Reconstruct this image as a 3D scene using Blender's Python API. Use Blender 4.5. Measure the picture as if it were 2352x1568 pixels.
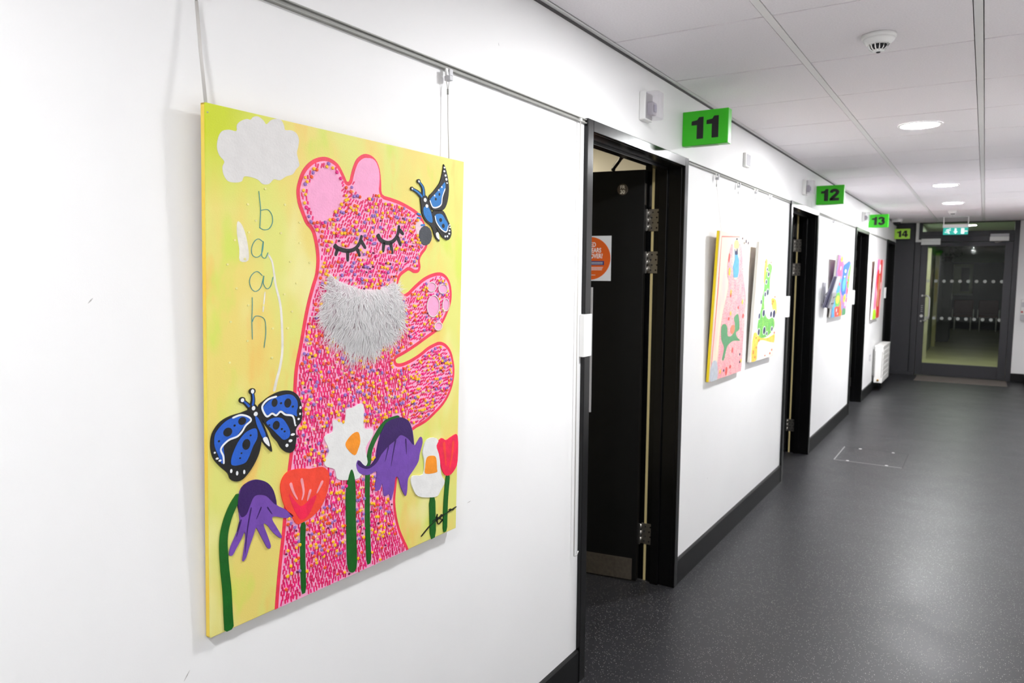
import bpy, bmesh, math, random
from mathutils import Vector, Matrix
from mathutils.geometry import tessellate_polygon

for o in list(bpy.data.objects):
    bpy.data.objects.remove(o, do_unlink=True)
scene = bpy.context.scene
COL = scene.collection
random.seed(7)

# ------------------------------------------------------------------ camera
cam_d = bpy.data.cameras.new('camera')
cam = bpy.data.objects.new('camera', cam_d)
COL.objects.link(cam)
cam_d.sensor_fit = 'HORIZONTAL'
cam_d.sensor_width = 36.0
cam_d.lens = 1710.53 / 2352 * 36.0
cam_d.clip_start = 0.02
cam_d.clip_end = 120
R_ = Vector((0.84493017, 0.53482188, 0.00765267))
U_ = Vector((-0.05400944, 0.0710743, 0.99600774))
W_ = Vector((-0.53214283, 0.84197031, -0.08893826))
m = Matrix.Identity(4)
for i in range(3):
    m[i][0] = R_[i]; m[i][1] = U_[i]; m[i][2] = -W_[i]
m[0][3], m[1][3], m[2][3] = 1.20896, 0.0, 1.50516
cam.matrix_world = m
cam_d.dof.use_dof = True
cam_d.dof.focus_distance = 1.75
cam_d.dof.aperture_fstop = 6.3
scene.camera = cam

# ------------------------------------------------------------------ world, exposure
world = bpy.data.worlds.new('world')
scene.world = world
world.use_nodes = True
world.node_tree.nodes['Background'].inputs[0].default_value = (0.02, 0.02, 0.022, 1)
world.node_tree.nodes['Background'].inputs[1].default_value = 0.2
vs = scene.view_settings
vs.view_transform = 'Standard'
vs.look = 'None'
vs.gamma = 1.0
vs.use_curve_mapping = False
vs.exposure = 0.0
LAMP = 368.0            # radiance of the corridor downlight diffusers

# ------------------------------------------------------------------ materials
def lin(c):
    c = c / 255.0
    return c / 12.92 if c <= 0.04045 else ((c + 0.055) / 1.055) ** 2.4
def L(r, g, b): return (lin(r), lin(g), lin(b), 1.0)
MATS = {}
def mat(name, rgb, rough=0.5, metal=0.0, var=0.0, vscale=6.0, bump=0.0, bscale=200.0, emit=0.0, coat=0.0, spec=0.5, rgb2=None, stretch=(1,1,1)):
    if name in MATS: return MATS[name]
    M = bpy.data.materials.new(name); M.use_nodes = True
    nt = M.node_tree; b = nt.nodes['Principled BSDF']
    b.inputs['Base Color'].default_value = L(*rgb)
    b.inputs['Roughness'].default_value = rough
    b.inputs['Metallic'].default_value = metal
    b.inputs['Specular IOR Level'].default_value = spec
    if coat: b.inputs['Coat Weight'].default_value = coat
    if emit:
        b.inputs['Emission Color'].default_value = L(*rgb)
        b.inputs['Emission Strength'].default_value = emit
    if var or rgb2 or bump:
        tc = nt.nodes.new('ShaderNodeTexCoord'); mp = nt.nodes.new('ShaderNodeMapping')
        mp.inputs['Scale'].default_value = stretch
        nt.links.new(tc.outputs['Object'], mp.inputs['Vector'])
    if var or rgb2:
        n = nt.nodes.new('ShaderNodeTexNoise'); n.inputs['Scale'].default_value = vscale; n.inputs['Detail'].default_value = 4
        nt.links.new(mp.outputs[0], n.inputs['Vector'])
        r = nt.nodes.new('ShaderNodeValToRGB')
        a = L(*rgb); c2 = L(*rgb2) if rgb2 else tuple(min(1, v * (1 + var)) for v in a[:3]) + (1,)
        a1 = a if rgb2 else tuple(v * (1 - var) for v in a[:3]) + (1,)
        r.color_ramp.elements[0].position = 0.35; r.color_ramp.elements[0].color = a1
        r.color_ramp.elements[1].position = 0.65; r.color_ramp.elements[1].color = c2
        nt.links.new(n.outputs['Fac'], r.inputs[0]); nt.links.new(r.outputs[0], b.inputs['Base Color'])
    if bump:
        n2 = nt.nodes.new('ShaderNodeTexNoise'); n2.inputs['Scale'].default_value = bscale; n2.inputs['Detail'].default_value = 3
        nt.links.new(mp.outputs[0], n2.inputs['Vector'])
        bp = nt.nodes.new('ShaderNodeBump'); bp.inputs['Strength'].default_value = bump; bp.inputs['Distance'].default_value = 0.002
        nt.links.new(n2.outputs['Fac'], bp.inputs['Height']); nt.links.new(bp.outputs[0], b.inputs['Normal'])
    MATS[name] = M
    return M

wall_m = mat('wall_paint', (243, 243, 243), 0.55, var=0.012, vscale=2.0, bump=0.05, bscale=350)
cream_m = mat('room_paint', (232, 226, 208), 0.6, var=0.02, vscale=2)
tile_m = mat('ceiling_tile', (245, 240, 243), 0.85, var=0.03, vscale=160, bump=0.25, bscale=420)
tee_m = mat('grid_enamel', (238, 237, 236), 0.45)
black_m = mat('black_gloss_paint', (7, 7, 8), 0.24, bump=0.12, bscale=90, stretch=(1, 1, 0.15), spec=.35)
leaf_m = mat('black_laminate', (8, 8, 8), 0.5, var=0.08, vscale=40, spec=.25)
skirt_m = mat('black_skirting', (10, 10, 11), 0.45, var=0.1, vscale=12, spec=.3)
steel_m = mat('brushed_steel', (168, 164, 158), 0.33, 1.0, var=0.08, vscale=30, stretch=(1, 1, 12))
satin_m = mat('satin_kick_plate', (118, 110, 100), 0.5, 0.85, var=0.1, vscale=60)
alu_m = mat('rail_aluminium', (158, 158, 153), 0.5)
whitepl_m = mat('white_plastic', (240, 240, 238), 0.35)
greypl_m = mat('grey_plastic', (200, 200, 204), 0.4)
charcoal_m = mat('charcoal_aluminium', (52, 52, 56), 0.42, 0.2, var=0.06, vscale=300)
seal_m = mat('cream_seal', (214, 196, 140), 0.6)
green_m = mat('sign_green', (52, 196, 14), 0.35)
ink_m = mat('black_vinyl', (10, 10, 11), 0.4)
brass_m = mat('brass', (196, 148, 60), 0.3, 1.0)
darkhole_m = mat('dark_vent', (28, 26, 30), 0.7)
cord_m = mat('cord_nylon', (206, 203, 198), 0.3)
wood_m = mat('stretcher_wood', (176, 148, 112), 0.7, var=0.12, vscale=20, stretch=(1, 1, 8))
canvas_m = mat('canvas_white', (240, 238, 232), 0.7, bump=0.2, bscale=500)

def floor_material():
    M = bpy.data.materials.new('speckled_vinyl'); M.use_nodes = True
    nt = M.node_tree; b = nt.nodes['Principled BSDF']
    tc = nt.nodes.new('ShaderNodeTexCoord')
    v = nt.nodes.new('ShaderNodeTexVoronoi'); v.inputs['Scale'].default_value = 170
    nt.links.new(tc.outputs['Object'], v.inputs['Vector'])
    r = nt.nodes.new('ShaderNodeValToRGB')
    r.color_ramp.elements[0].position = 0.10; r.color_ramp.elements[0].color = (1, 1, 1, 1)
    r.color_ramp.elements[1].position = 0.26; r.color_ramp.elements[1].color = (0, 0, 0, 1)
    nt.links.new(v.outputs['Distance'], r.inputs[0])
    v2 = nt.nodes.new('ShaderNodeMath'); v2.operation = 'GREATER_THAN'; v2.inputs[1].default_value = 0.62
    sp = nt.nodes.new('ShaderNodeSeparateColor'); nt.links.new(v.outputs['Color'], sp.inputs[0]); nt.links.new(sp.outputs[0], v2.inputs[0])
    mu = nt.nodes.new('ShaderNodeMath'); mu.operation = 'MULTIPLY'
    nt.links.new(r.outputs[0], mu.inputs[0]); nt.links.new(v2.outputs[0], mu.inputs[1])
    n = nt.nodes.new('ShaderNodeTexNoise'); n.inputs['Scale'].default_value = 3.5; n.inputs['Detail'].default_value = 6
    nt.links.new(tc.outputs['Object'], n.inputs['Vector'])
    base = nt.nodes.new('ShaderNodeMix'); base.data_type = 'RGBA'
    base.inputs['A'].default_value = L(38, 38, 41); base.inputs['B'].default_value = L(47, 47, 50)
    nt.links.new(n.outputs['Fac'], base.inputs['Factor'])
    mix = nt.nodes.new('ShaderNodeMix'); mix.data_type = 'RGBA'
    nt.links.new(mu.outputs[0], mix.inputs['Factor']); nt.links.new(base.outputs['Result'], mix.inputs['A'])
    mix.inputs['B'].default_value = L(190, 188, 184)
    nt.links.new(mix.outputs['Result'], b.inputs['Base Color'])
    rr = nt.nodes.new('ShaderNodeMapRange'); rr.inputs['To Min'].default_value = 0.34; rr.inputs['To Max'].default_value = 0.48
    nt.links.new(n.outputs['Fac'], rr.inputs['Value']); nt.links.new(rr.outputs[0], b.inputs['Roughness'])
    n2 = nt.nodes.new('ShaderNodeTexNoise'); n2.inputs['Scale'].default_value = 260
    nt.links.new(tc.outputs['Object'], n2.inputs['Vector'])
    bp = nt.nodes.new('ShaderNodeBump'); bp.inputs['Strength'].default_value = 0.12; bp.inputs['Distance'].default_value = 0.001
    nt.links.new(n2.outputs['Fac'], bp.inputs['Height']); nt.links.new(bp.outputs[0], b.inputs['Normal'])
    b.inputs['Specular IOR Level'].default_value = 0.27
    return M
floor_m = floor_material()

def glass_material(name, tint, gloss=0.0):
    M = bpy.data.materials.new(name); M.use_nodes = True
    nt = M.node_tree; nt.nodes.clear()
    out = nt.nodes.new('ShaderNodeOutputMaterial'); mx = nt.nodes.new('ShaderNodeMixShader')
    t = nt.nodes.new('ShaderNodeBsdfTransparent'); t.inputs[0].default_value = tint
    g = nt.nodes.new('ShaderNodeBsdfGlossy'); g.inputs['Roughness'].default_value = 0.02
    f = nt.nodes.new('ShaderNodeFresnel'); f.inputs[0].default_value = 1.45
    nt.links.new(f.outputs[0], mx.inputs[0]); nt.links.new(t.outputs[0], mx.inputs[1]); nt.links.new(g.outputs[0], mx.inputs[2])
    nt.links.new(mx.outputs[0], out.inputs[0])
    return M
glass_m = glass_material('door_glass', (0.86, 0.9, 0.87, 1))
def clear_plastic(name, rgb, a):
    M = bpy.data.materials.new(name); M.use_nodes = True
    nt = M.node_tree; b = nt.nodes['Principled BSDF']; out = nt.nodes['Material Output']
    b.inputs['Base Color'].default_value = L(*rgb); b.inputs['Roughness'].default_value = 0.15
    t = nt.nodes.new('ShaderNodeBsdfTransparent'); mx = nt.nodes.new('ShaderNodeMixShader'); mx.inputs[0].default_value = a
    nt.links.new(t.outputs[0], mx.inputs[1]); nt.links.new(b.outputs[0], mx.inputs[2]); nt.links.new(mx.outputs[0], out.inputs[0])
    return M
lens_m = clear_plastic('clear_cover', (214, 208, 216), 0.32)
def emission(name, rgb, s):
    M = bpy.data.materials.new(name); M.use_nodes = True
    nt = M.node_tree; nt.nodes.clear()
    out = nt.nodes.new('ShaderNodeOutputMaterial'); e = nt.nodes.new('ShaderNodeEmission')
    e.inputs[0].default_value = rgb; e.inputs[1].default_value = s
    nt.links.new(e.outputs[0], out.inputs[0]); return M
LAMP_K = (0.3, 0.92, 0.88, 1.3, 1.35, 1.9)   # the lamps along the corridor are not equally bright
LAMP_M = [emission('lamp_diffuser_%d' % i, (0.985, 0.99, 1.0, 1), LAMP*k) for i, k in enumerate(LAMP_K)]

# ------------------------------------------------------------------ mesh helpers
class MB:
    def __init__(s): s.v = []; s.f = []; s.mi = []; s.mats = []; s.smooth = []
    def slot(s, m):
        if m not in s.mats: s.mats.append(m)
        return s.mats.index(m)
    def face(s, idx, k, sm=False): s.f.append(idx); s.mi.append(k); s.smooth.append(sm)
    def box(s, x0, x1, y0, y1, z0, z1, m):
        k = s.slot(m); n = len(s.v)
        s.v += [(x0,y0,z0),(x1,y0,z0),(x1,y1,z0),(x0,y1,z0),(x0,y0,z1),(x1,y0,z1),(x1,y1,z1),(x0,y1,z1)]
        for q in ((0,3,2,1),(4,5,6,7),(0,1,5,4),(1,2,6,5),(2,3,7,6),(3,0,4,7)): s.face([n+i for i in q], k)
        return s
    def prism(s, pts, h0, h1, m, ax=2):
        """closed polygon extruded along axis ax"""
        k = s.slot(m); n = len(s.v); N = len(pts)
        ar = sum(pts[i][0]*pts[(i+1)%N][1]-pts[(i+1)%N][0]*pts[i][1] for i in range(N))
        if ar < 0: pts = pts[::-1]
        def P(p, h): return (p[0], p[1], h) if ax == 2 else ((h, p[0], p[1]) if ax == 0 else (p[1], h, p[0]))
        s.v += [P(p, h0) for p in pts] + [P(p, h1) for p in pts]
        if N > 6:
            for t in tessellate_polygon([[Vector((p[0], p[1], 0)) for p in pts]]):
                a, b, c = t
                cr = (pts[b][0]-pts[a][0])*(pts[c][1]-pts[a][1])-(pts[b][1]-pts[a][1])*(pts[c][0]-pts[a][0])
                if cr < 0: b, c = c, b
                s.face([n+N+a, n+N+b, n+N+c], k); s.face([n+a, n+c, n+b], k)
        else:
            s.face([n+N+i for i in range(N)], k); s.face([n+i for i in range(N-1, -1, -1)], k)
        for i in range(N): j = (i+1) % N; s.face([n+i, n+j, n+N+j, n+N+i], k)
        return s
    def lathe(s, prof, m, cx=0, cy=0, cz=0, seg=32, ax=2, cap=True):
        """profile of (radius, height) turned round axis ax"""
        k = s.slot(m); n = len(s.v); N = len(prof)
        for j in range(seg):
            a = 2*math.pi*j/seg
            for r, h in prof:
                p, q = r*math.cos(a), r*math.sin(a)
                s.v.append((cx+p, cy+q, cz+h) if ax == 2 else ((cx+h, cy+p, cz+q) if ax == 0 else (cx+q, cy+h, cz+p)))
        for j in range(seg):
            a, b = n+j*N, n+((j+1) % seg)*N
            for i in range(N-1): s.face([a+i, b+i, b+i+1, a+i+1], k, True)
        if cap:
            s.face([n+j*N+N-1 for j in range(seg)], k); s.face([n+j*N for j in range(seg-1, -1, -1)], k)
        return s
    def tube(s, pts, r, m, seg=8, r1=None):
        k = s.slot(m); n = len(s.v); N = len(pts); P = [Vector(p) for p in pts]; r1 = r if r1 is None else r1
        for i, p in enumerate(P):
            d = (P[min(i+1, N-1)] - P[max(i-1, 0)]).normalized()
            a = d.cross(Vector((0, 0, 1)) if abs(d.z) < 0.9 else Vector((1, 0, 0))).normalized(); b = d.cross(a)
            rr = r + (r1-r)*i/max(N-1, 1)
            for j in range(seg):
                t = 2*math.pi*j/seg; s.v.append(tuple(p + a*(rr*math.cos(t)) + b*(rr*math.sin(t))))
        for i in range(N-1):
            for j in range(seg):
                q = (j+1) % seg; s.face([n+i*seg+j, n+i*seg+q, n+(i+1)*seg+q, n+(i+1)*seg+j], k, True)
        s.face([n+j for j in range(seg-1, -1, -1)], k); s.face([n+(N-1)*seg+j for j in range(seg)], k)
        return s
    def build(s, name, parent=None, bevel=0.0, seg=2, fix=True):
        me = bpy.data.meshes.new(name); me.from_pydata(s.v, [], s.f)
        for m in s.mats: me.materials.append(m)
        me.polygons.foreach_set('material_index', s.mi); me.polygons.foreach_set('use_smooth', s.smooth)
        if fix:
            bm = bmesh.new(); bm.from_mesh(me); bmesh.ops.recalc_face_normals(bm, faces=bm.faces); bm.to_mesh(me); bm.free()
        me.update()
        o = bpy.data.objects.new(name, me); COL.objects.link(o)
        if parent: o.parent = parent
        if bevel:
            b = o.modifiers.new('bevel', 'BEVEL'); b.width = bevel; b.segments = seg; b.limit_method = 'ANGLE'
        return o
def tag(o, label=None, cat=None, group=None, kind=None):
    if label: o['label'] = label
    if cat: o['category'] = cat
    if group: o['group'] = group
    if kind: o['kind'] = kind
    return o
def empty(name, loc=(0, 0, 0)):
    o = bpy.data.objects.new(name, None); COL.objects.link(o); o.location = loc; o.empty_display_size = 0.1
    return o
def box(name, b, m, parent=None, bevel=0.0): return MB().box(*b, m).build(name, parent, bevel)
def copy_tree(o, parent=None):
    c = o.copy(); COL.objects.link(c)
    if parent: c.parent = parent
    for ch in list(o.children): copy_tree(ch, c)
    return c
def text(name, body, size, m, parent, mw, ext=0.0006, bold=0.0, align='CENTER', xs=1.0):
    cu = bpy.data.curves.new(name, 'FONT'); cu.body = body; cu.size = size; cu.extrude = ext; cu.offset = bold
    cu.align_x = align; cu.align_y = 'CENTER'; cu.resolution_u = 4
    t = bpy.data.objects.new(name, cu); COL.objects.link(t)
    bpy.context.view_layer.update()
    me = bpy.data.meshes.new_from_object(t.evaluated_get(bpy.context.evaluated_depsgraph_get()))
    bpy.data.objects.remove(t, do_unlink=True)
    me.transform(mw @ Matrix.Diagonal((xs, 1, 1, 1)))
    me.materials.clear(); me.materials.append(m)
    o = bpy.data.objects.new(name, me); COL.objects.link(o); o.parent = parent
    return o
def frame(o, x, y, z=None):
    """matrix with local x->x, y->y axes at origin o"""
    x = Vector(x); y = Vector(y); z = x.cross(y)
    M = Matrix.Identity(4)
    for i in range(3): M[i][0] = x[i]; M[i][1] = y[i]; M[i][2] = z[i]; M[i][3] = o[i]
    return M

def smooth_pts(p, n=4, closed=True):
    out = []; N = len(p); rng = range(N) if closed else range(N-1)
    for i in rng:
        g = (lambda q: p[q % N]) if closed else (lambda q: p[min(max(q, 0), N-1)])
        a, b, c, d = g(i-1), g(i), g(i+1), g(i+2)
        for j in range(n):
            t = j/n
            out.append(tuple(.5*((2*b[q]) + (c[q]-a[q])*t + (2*a[q]-5*b[q]+4*c[q]-d[q])*t*t + (3*b[q]-a[q]-3*c[q]+d[q])*t**3) for q in (0, 1)))
    if not closed: out.append(tuple(map(float, p[-1])))
    return out
def ribbon(p, w0, w1):
    q = smooth_pts(p, 5, False); N = len(q); Lf = []; Rt = []
    for i in range(N):
        a, b = q[max(i-1, 0)], q[min(i+1, N-1)]; dx, dy = b[0]-a[0], b[1]-a[1]; l = math.hypot(dx, dy) or 1
        w = (w0+(w1-w0)*i/(N-1))/2 * (.55 if i in (0, N-1) else 1); nx, ny = -dy/l*w, dx/l*w
        Lf.append((q[i][0]+nx, q[i][1]+ny)); Rt.append((q[i][0]-nx, q[i][1]-ny))
    return Lf, Rt

# ------------------------------------------------------------------ measures
CE, RAIL = 2.350, 2.0455
XR, YE, YB = 1.77, 13.10, -4.0
DW = 1.045                                  # outer width of a door frame
DOORS = [2.372, 5.615, 8.815, 11.875]
TH = 0.175                                  # thickness of the left wall

# ------------------------------------------------------------------ shell
fl = box('floor', (-3.4, 2.3, YB, 13.4, -0.08, 0.0), floor_m); tag(fl, kind='structure')
hatch_edge = mat('hatch_edge', (150, 150, 150), 0.4, 0.3)
# access cover let into the floor
hx0, hx1, hy0, hy1 = 0.23, 0.735, 6.572, 7.127
box('access_cover', (hx0+.004, hx1-.004, hy0+.004, hy1-.004, 0.0, 0.0006), floor_m, fl)
for b_ in ((hx0, hx1, hy0-.004, hy0+.004), (hx0, hx1, hy1-.004, hy1+.004), (hx0-.004, hx0+.004, hy0-.004, hy1+.004), (hx1-.004, hx1+.004, hy0-.004, hy1+.004)):
    box('cover_edge', b_ + (0.0, 0.0009), hatch_edge if b_[1] < .6 or b_[3] < 6.7 else skirt_m, fl)
for sx, sy in ((.36, 7.11), (.62, 7.11), (.33, 6.59), (.62, 6.59)):
    MB().lathe([(0.013, 0), (0.013, 0.0012), (0.009, 0.0018)], mat('screw_head', (225, 225, 225), 0.3, 0.5), sx, sy, 0, 12).build('cover_screw', fl)

wl = MB(); y = YB
for d in DOORS:
    wl.box(-TH, 0, y, d+.012, 0, CE+.1, wall_m)
    wl.box(-TH, 0, d+.012, d+DW-.012, RAIL-.012, CE+.1, wall_m)
    y = d+DW-.012
wl.box(-TH, 0, y, YE+.2, 0, CE+.1, wall_m)
wall_left = tag(wl.build('wall_left'), kind='structure')
wr = box('wall_right', (XR, XR+.15, YB, YE+.2, 0, CE+.1), wall_m); tag(wr, kind='structure')
tag(box('wall_back', (-TH, XR+.15, YB-.15, YB, 0, CE+.1), wall_m), kind='structure')

# old scuffs on the paint
scm = mat('scuff', (176, 174, 172), .7)
for (yy, zz, a_, l_) in ((.648, 1.459, .8, .012), (.795, .762, .9, .02), (.60, .70, .2, .012), (1.69, .86, .1, .02), (3.9, .42, .6, .01), (7.1, .3, 1.2, .01), (1.83, 2.16, 1.9, .008)):
    c_, s_ = math.cos(a_)*l_/2, math.sin(a_)*l_/2
    MB().prism([(yy-c_, zz-s_), (yy+.0006, zz-.0008), (yy+c_, zz+s_), (yy-.0006, zz+.0008)], 0, .0004, scm, ax=0).build('scuff_mark', wall_left)

# skirting
ys = YB
for d in DOORS + [YE]:
    if d - ys > 0.05:
        sk = MB()
        sk.prism([(0, 0), (.014, 0), (.014, .118), (.009, .124), (0, .124)], ys, d, skirt_m, ax=1) if False else None
        n = [(0.0, 0.0), (.013, 0.0), (.013, .118), (.009, .124), (0.0, .124)]
        k = sk.slot(skirt_m); b0 = len(sk.v)
        sk.v += [(p[0], ys, p[1]) for p in n] + [(p[0], d, p[1]) for p in n]
        sk.face([b0+4-i for i in range(5)], k); sk.face([b0+5+i for i in range(5)], k)
        for i in range(5): j = (i+1) % 5; sk.face([b0+i, b0+j, b0+5+j, b0+5+i], k)
        tag(sk.build('baseboard_left'), kind='structure')
    ys = d + DW
tag(box('baseboard_right', (XR-.013, XR, YB, YE, 0, .124), skirt_m, bevel=.003), kind='structure')
tag(box('baseboard_end', (1.60, XR, YE-.014, YE, 0, .124), skirt_m, bevel=.003), kind='structure')

# ceiling: slab, tiles, runners, cross tees, wall angles
ceil = tag(box('ceiling', (-TH, XR+.1, YB, YE+.2, CE+.05, CE+.12), wall_m), kind='structure')
RX = (0.565, 1.146)
ROW0, DY = 2.564, 0.63
cols = ((0.024, RX[0]-.0155), (RX[0]+.0155, RX[1]-.0155), (RX[1]+.0155, XR-.024))
tmesh = {}
LIGHT_Y = [2.249-2.52-2.52, 2.249-2.52, 2.249, 4.769, 7.919, 9.809]
LX = 0.858
for r in range(-10, 17):
    y0, y1 = ROW0+DY*r, min(ROW0+DY*(r+1), YE)
    if y1 - y0 < .1: continue
    for ci, (x0, x1) in enumerate(cols):
        key = (ci, round(y1-y0, 3))
        if key not in tmesh:
            o = MB().box(x0, x1, .0045, y1-y0-.0045, 0, .02, tile_m).build('ceiling_tile', ceil, .002, 1); tmesh[key] = o.data
        else:
            o = bpy.data.objects.new('ceiling_tile', tmesh[key]); COL.objects.link(o); o.parent = ceil
        o.location = (0, y0, CE + random.uniform(0, .0012))
    if -3 < y0:
        for (x0, x1) in cols:
            box('cross_tee', (x0-.001, x1+.001, y0-.006, y0+.006, CE+.009, CE+.02), tee_m, ceil)
for x in RX: box('runner', (x-.0125, x+.0125, YB, YE, CE-.001, CE+.02), tee_m, ceil)
tag(MB().box(0.0, .022, YB, YE, CE-.003, CE, tee_m).box(0, .002, YB, YE, CE, CE+.03, tee_m).build('trim_1'), kind='structure')
tag(box('trim_2', (XR-.022, XR, YB, YE, CE-.003, CE), tee_m), kind='structure')
tag(box('trim_3', (0.0, .007, YB, YE, CE-.010, CE-.003), mat('shadow_gap_bead', (70, 68, 68), .6)), kind='structure')

# rooms behind the doors
tag(MB().box(-3.4, -3.25, 1.2, 13.1, 0, CE, cream_m).build('wall_room_back'), kind='structure')
for i, yy in enumerate((1.2, 4.35, 7.7, 10.9)):
    tag(box('wall_room_%d' % (i+1), (-3.25, -TH, yy-.1, yy, 0, CE), cream_m), kind='structure')
tag(box('ceiling_room', (-3.25, -TH, 1.2, 13.1, CE, CE+.08), cream_m), kind='structure')

# ------------------------------------------------------------------ doors
LEAF_ANG = math.atan2(.153, .988)
def make_door():
    d = empty('door_1', (0, DOORS[0], 0)); tag(d, kind='structure')
    H = 2.05
    # jambs: architrave face, lining, rebate behind the stop
    for side in (0, 1):
        def bx(mb, a, b, x0, x1, z0=0, z1=H):
            y0, y1 = (a, b) if side == 0 else (DW-b, DW-a)
            mb.box(x0, x1, y0, y1, z0, z1, black_m)
        j = MB(); bx(j, 0, .045, 0, .016)
        bx(j, .012, .045, -.105, 0); bx(j, .012, .028, -TH-.012, -.105)
        j.build('jamb', d, .002)
        st = MB(); bx(st, .045, .058, -.105, -.065, 0, H-.05); st.build('door_stop', d, .002)
    h = MB()
    h.box(0, .016, .045, DW-.045, H-.04, H, black_m)
    h.box(-.105, 0, .028, DW-.028, H-.04, H-.006, black_m); h.box(-TH-.012, -.105, .028, DW-.028, H-.022, H-.006, black_m)
    h.build('head', d, .002)
    box('head_stop', (-.105, -.065, .045, DW-.045, H-.053, H-.04), black_m, d, .002)
    box('seal_strip', (-.150, -.138, DW-.030, DW-.026, .0, H-.03), seal_m, d)
    # white plate wrapped round the latch jamb
    jp = MB().box(.0005, .0195, -.012, .049, 1.216, 1.368, whitepl_m).box(-.05, .0005, .045, .049, 1.216, 1.368, whitepl_m)
    jp.build('jamb_plate', d, .0015)
    # leaf, swung into the room
    a = LEAF_ANG; dx, dy = -math.cos(a), -math.sin(a); nx, ny = math.sin(a), -math.cos(a)
    o = Vector((-.166, 3.335-2.372, 0))
    F = frame(o, (dx, dy, 0), (0, 0, 1))      # local x along leaf from hinge, y up, z = face normal
    if F.to_3x3() @ Vector((0, 0, 1)) @ Vector((nx, ny, 0)) < 0:
        pass
    n = Vector((dx, dy, 0)).cross(Vector((0, 0, 1)))
    sgn = 1 if n.y < 0 else -1                 # +z of F towards the corridor side?
    def lb(name, s0, s1, z0, z1, d0, d1, m, parent, bevel=.0):
        mb = MB().box(s0, s1, z0, z1, min(d0*sgn, d1*sgn), max(d0*sgn, d1*sgn), m)
        ob = mb.build(name, parent, bevel); ob.data.transform(F); return ob
    leaf = lb('leaf', 0, .915, .008, 2.003, -.044, 0, leaf_m, d, .0015)
    lb('kick_plate', .022, .895, .010, .118, 0, .0015, satin_m, leaf, .0005)
    lb('push_plate', .245, .345, .83, 1.448, 0, .002, mat('push_plate_white', (206, 206, 208), .35), leaf, .0008)
    lb('edge_plate', -.0012, 0, 1.84, 1.94, -.034, -.008, steel_m, leaf)
    fd = MB().lathe([(.0265, 0), (.0265, .0012), (.025, .002)], mat('fire_disc', (92, 84, 74), .4, .4), 0, 0, 0, 28).build('fire_sign', leaf)
    fd.data.transform(F @ Matrix.Translation((.107, 1.914, 0)) @ Matrix.Scale(sgn, 4, (0, 0, 1)))
    # lettering reads left to right for someone in the corridor: text x = -leaf x
    T0 = frame(o, (-dx, -dy, 0), (0, 0, 1))
    def txt(name, body, size, s, z, m, off, bold=0, al='CENTER', xs=1.0):
        return text(name, body, size, m, leaf, T0 @ Matrix.Translation((-s, z, off)), .0002, bold, al, xs)
    cr = mat('cream_print', (236, 230, 214), .5)
    txt('fire_sign_lettering', 'FR', .023, .107, 1.924, cr, .0022, .0003); txt('fire_sign_number', '30', .024, .107, 1.902, cr, .0022, .0008)
    # notice: white square with orange disc and lettering
    lb('notice', .157, .374, 1.48, 1.697, 0, .001, mat('notice_paper', (236, 238, 242), .5), leaf)
    od = MB().lathe([(.104, 0), (.104, .0004)], mat('notice_orange', (232, 100, 24), .5), 0, 0, 0, 48).build('notice_disc', leaf)
    od.data.transform(F @ Matrix.Translation((.264, 1.5885, .001*sgn)) @ Matrix.Scale(sgn, 4, (0, 0, 1)))
    wp = mat('notice_white', (246, 246, 246), .5)
    for k_, (b_, s_) in enumerate((('AGED', .234), ('YEARS', .207), ('OVER?', .199))):
        txt('notice_lettering', b_, .031, s_, 1.654-.0275*k_, wp, .0016, .0006, 'RIGHT', .72)
    lb('notice_band', .192, .34, 1.556, 1.576, .0014, .0018, mat('notice_blue', (34, 48, 120), .5), leaf)
    for k_, (a0, a1, z_) in enumerate(((.198, .33, 1.569), (.198, .33, 1.562), (.197, .32, 1.545), (.20, .32, 1.539), (.202, .31, 1.533), (.235, .30, 1.508))):
        lb('notice_print', a0, a1, z_-.0012, z_+.0012, .0018, .0021, wp, leaf)
    # closer arm on top, hinges
    ca = MB().tube([Vector((-.315, .930, 2.004)), Vector((-.312, .926, 2.014)), Vector((-.19, .735, 2.026)), Vector((-.11, .60, 2.02))], .010, black_m, 8)
    ca.build('closer_arm', d)
    for z in (1.77, 1.57, .237):
        hg = MB().box(-.163, -.108, DW-.0335, DW-.028, z-.052, z+.052, steel_m)
        hg.box(-.190, -.163, DW-.052, DW-.047, z-.052, z+.052, steel_m)
        hb = hg.build('hinge', d, .001)
        kn = MB()
        for q in range(3): kn.lathe([(.0065, -.048+q*.033), (.0065, -.017+q*.033)], steel_m, -.164, DW-.040, z, 10)
        kn.build('hinge_knuckle', hb)
        sc = MB()
        for q in range(4):
            for xx in (-.148, -.122): sc.lathe([(.0042, 0), (.0042, -.0012)], darkhole_m, xx + (.006 if q % 2 else 0), DW-.0335, z-.037+q*.0245, 8, ax=1)
        sc.build('hinge_screws', hb)
    return d
door1 = make_door()
for i, yy in enumerate(DOORS[1:]):
    c = copy_tree(door1); c.name = 'door_%d' % (i+2); c.location = (0, yy, 0)

# ------------------------------------------------------------------ picture rails
seg = [(YB, DOORS[0])] + [(DOORS[i]+DW, DOORS[i+1]) for i in range(3)]
names = ['longest grey picture rail, above the large bear painting', 'grey picture rail above the yellow edged canvas and its white neighbour', 'grey picture rail above the multicoloured canvas and leaflet holder', 'shortest grey picture rail, above the red figure canvas']
for (a, b_), nm in zip(seg, names):
    r_ = MB().box(0, .0045, a, b_, RAIL-.015, RAIL, alu_m).box(.0045, .011, a, b_, RAIL-.0035, RAIL, alu_m).box(.0045, .011, a, b_, RAIL-.015, RAIL-.011, alu_m)
    tag(r_.build('picture_rail', None, .0008, 1), nm, 'rail', 'picture rails on the corridor wall')

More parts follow.
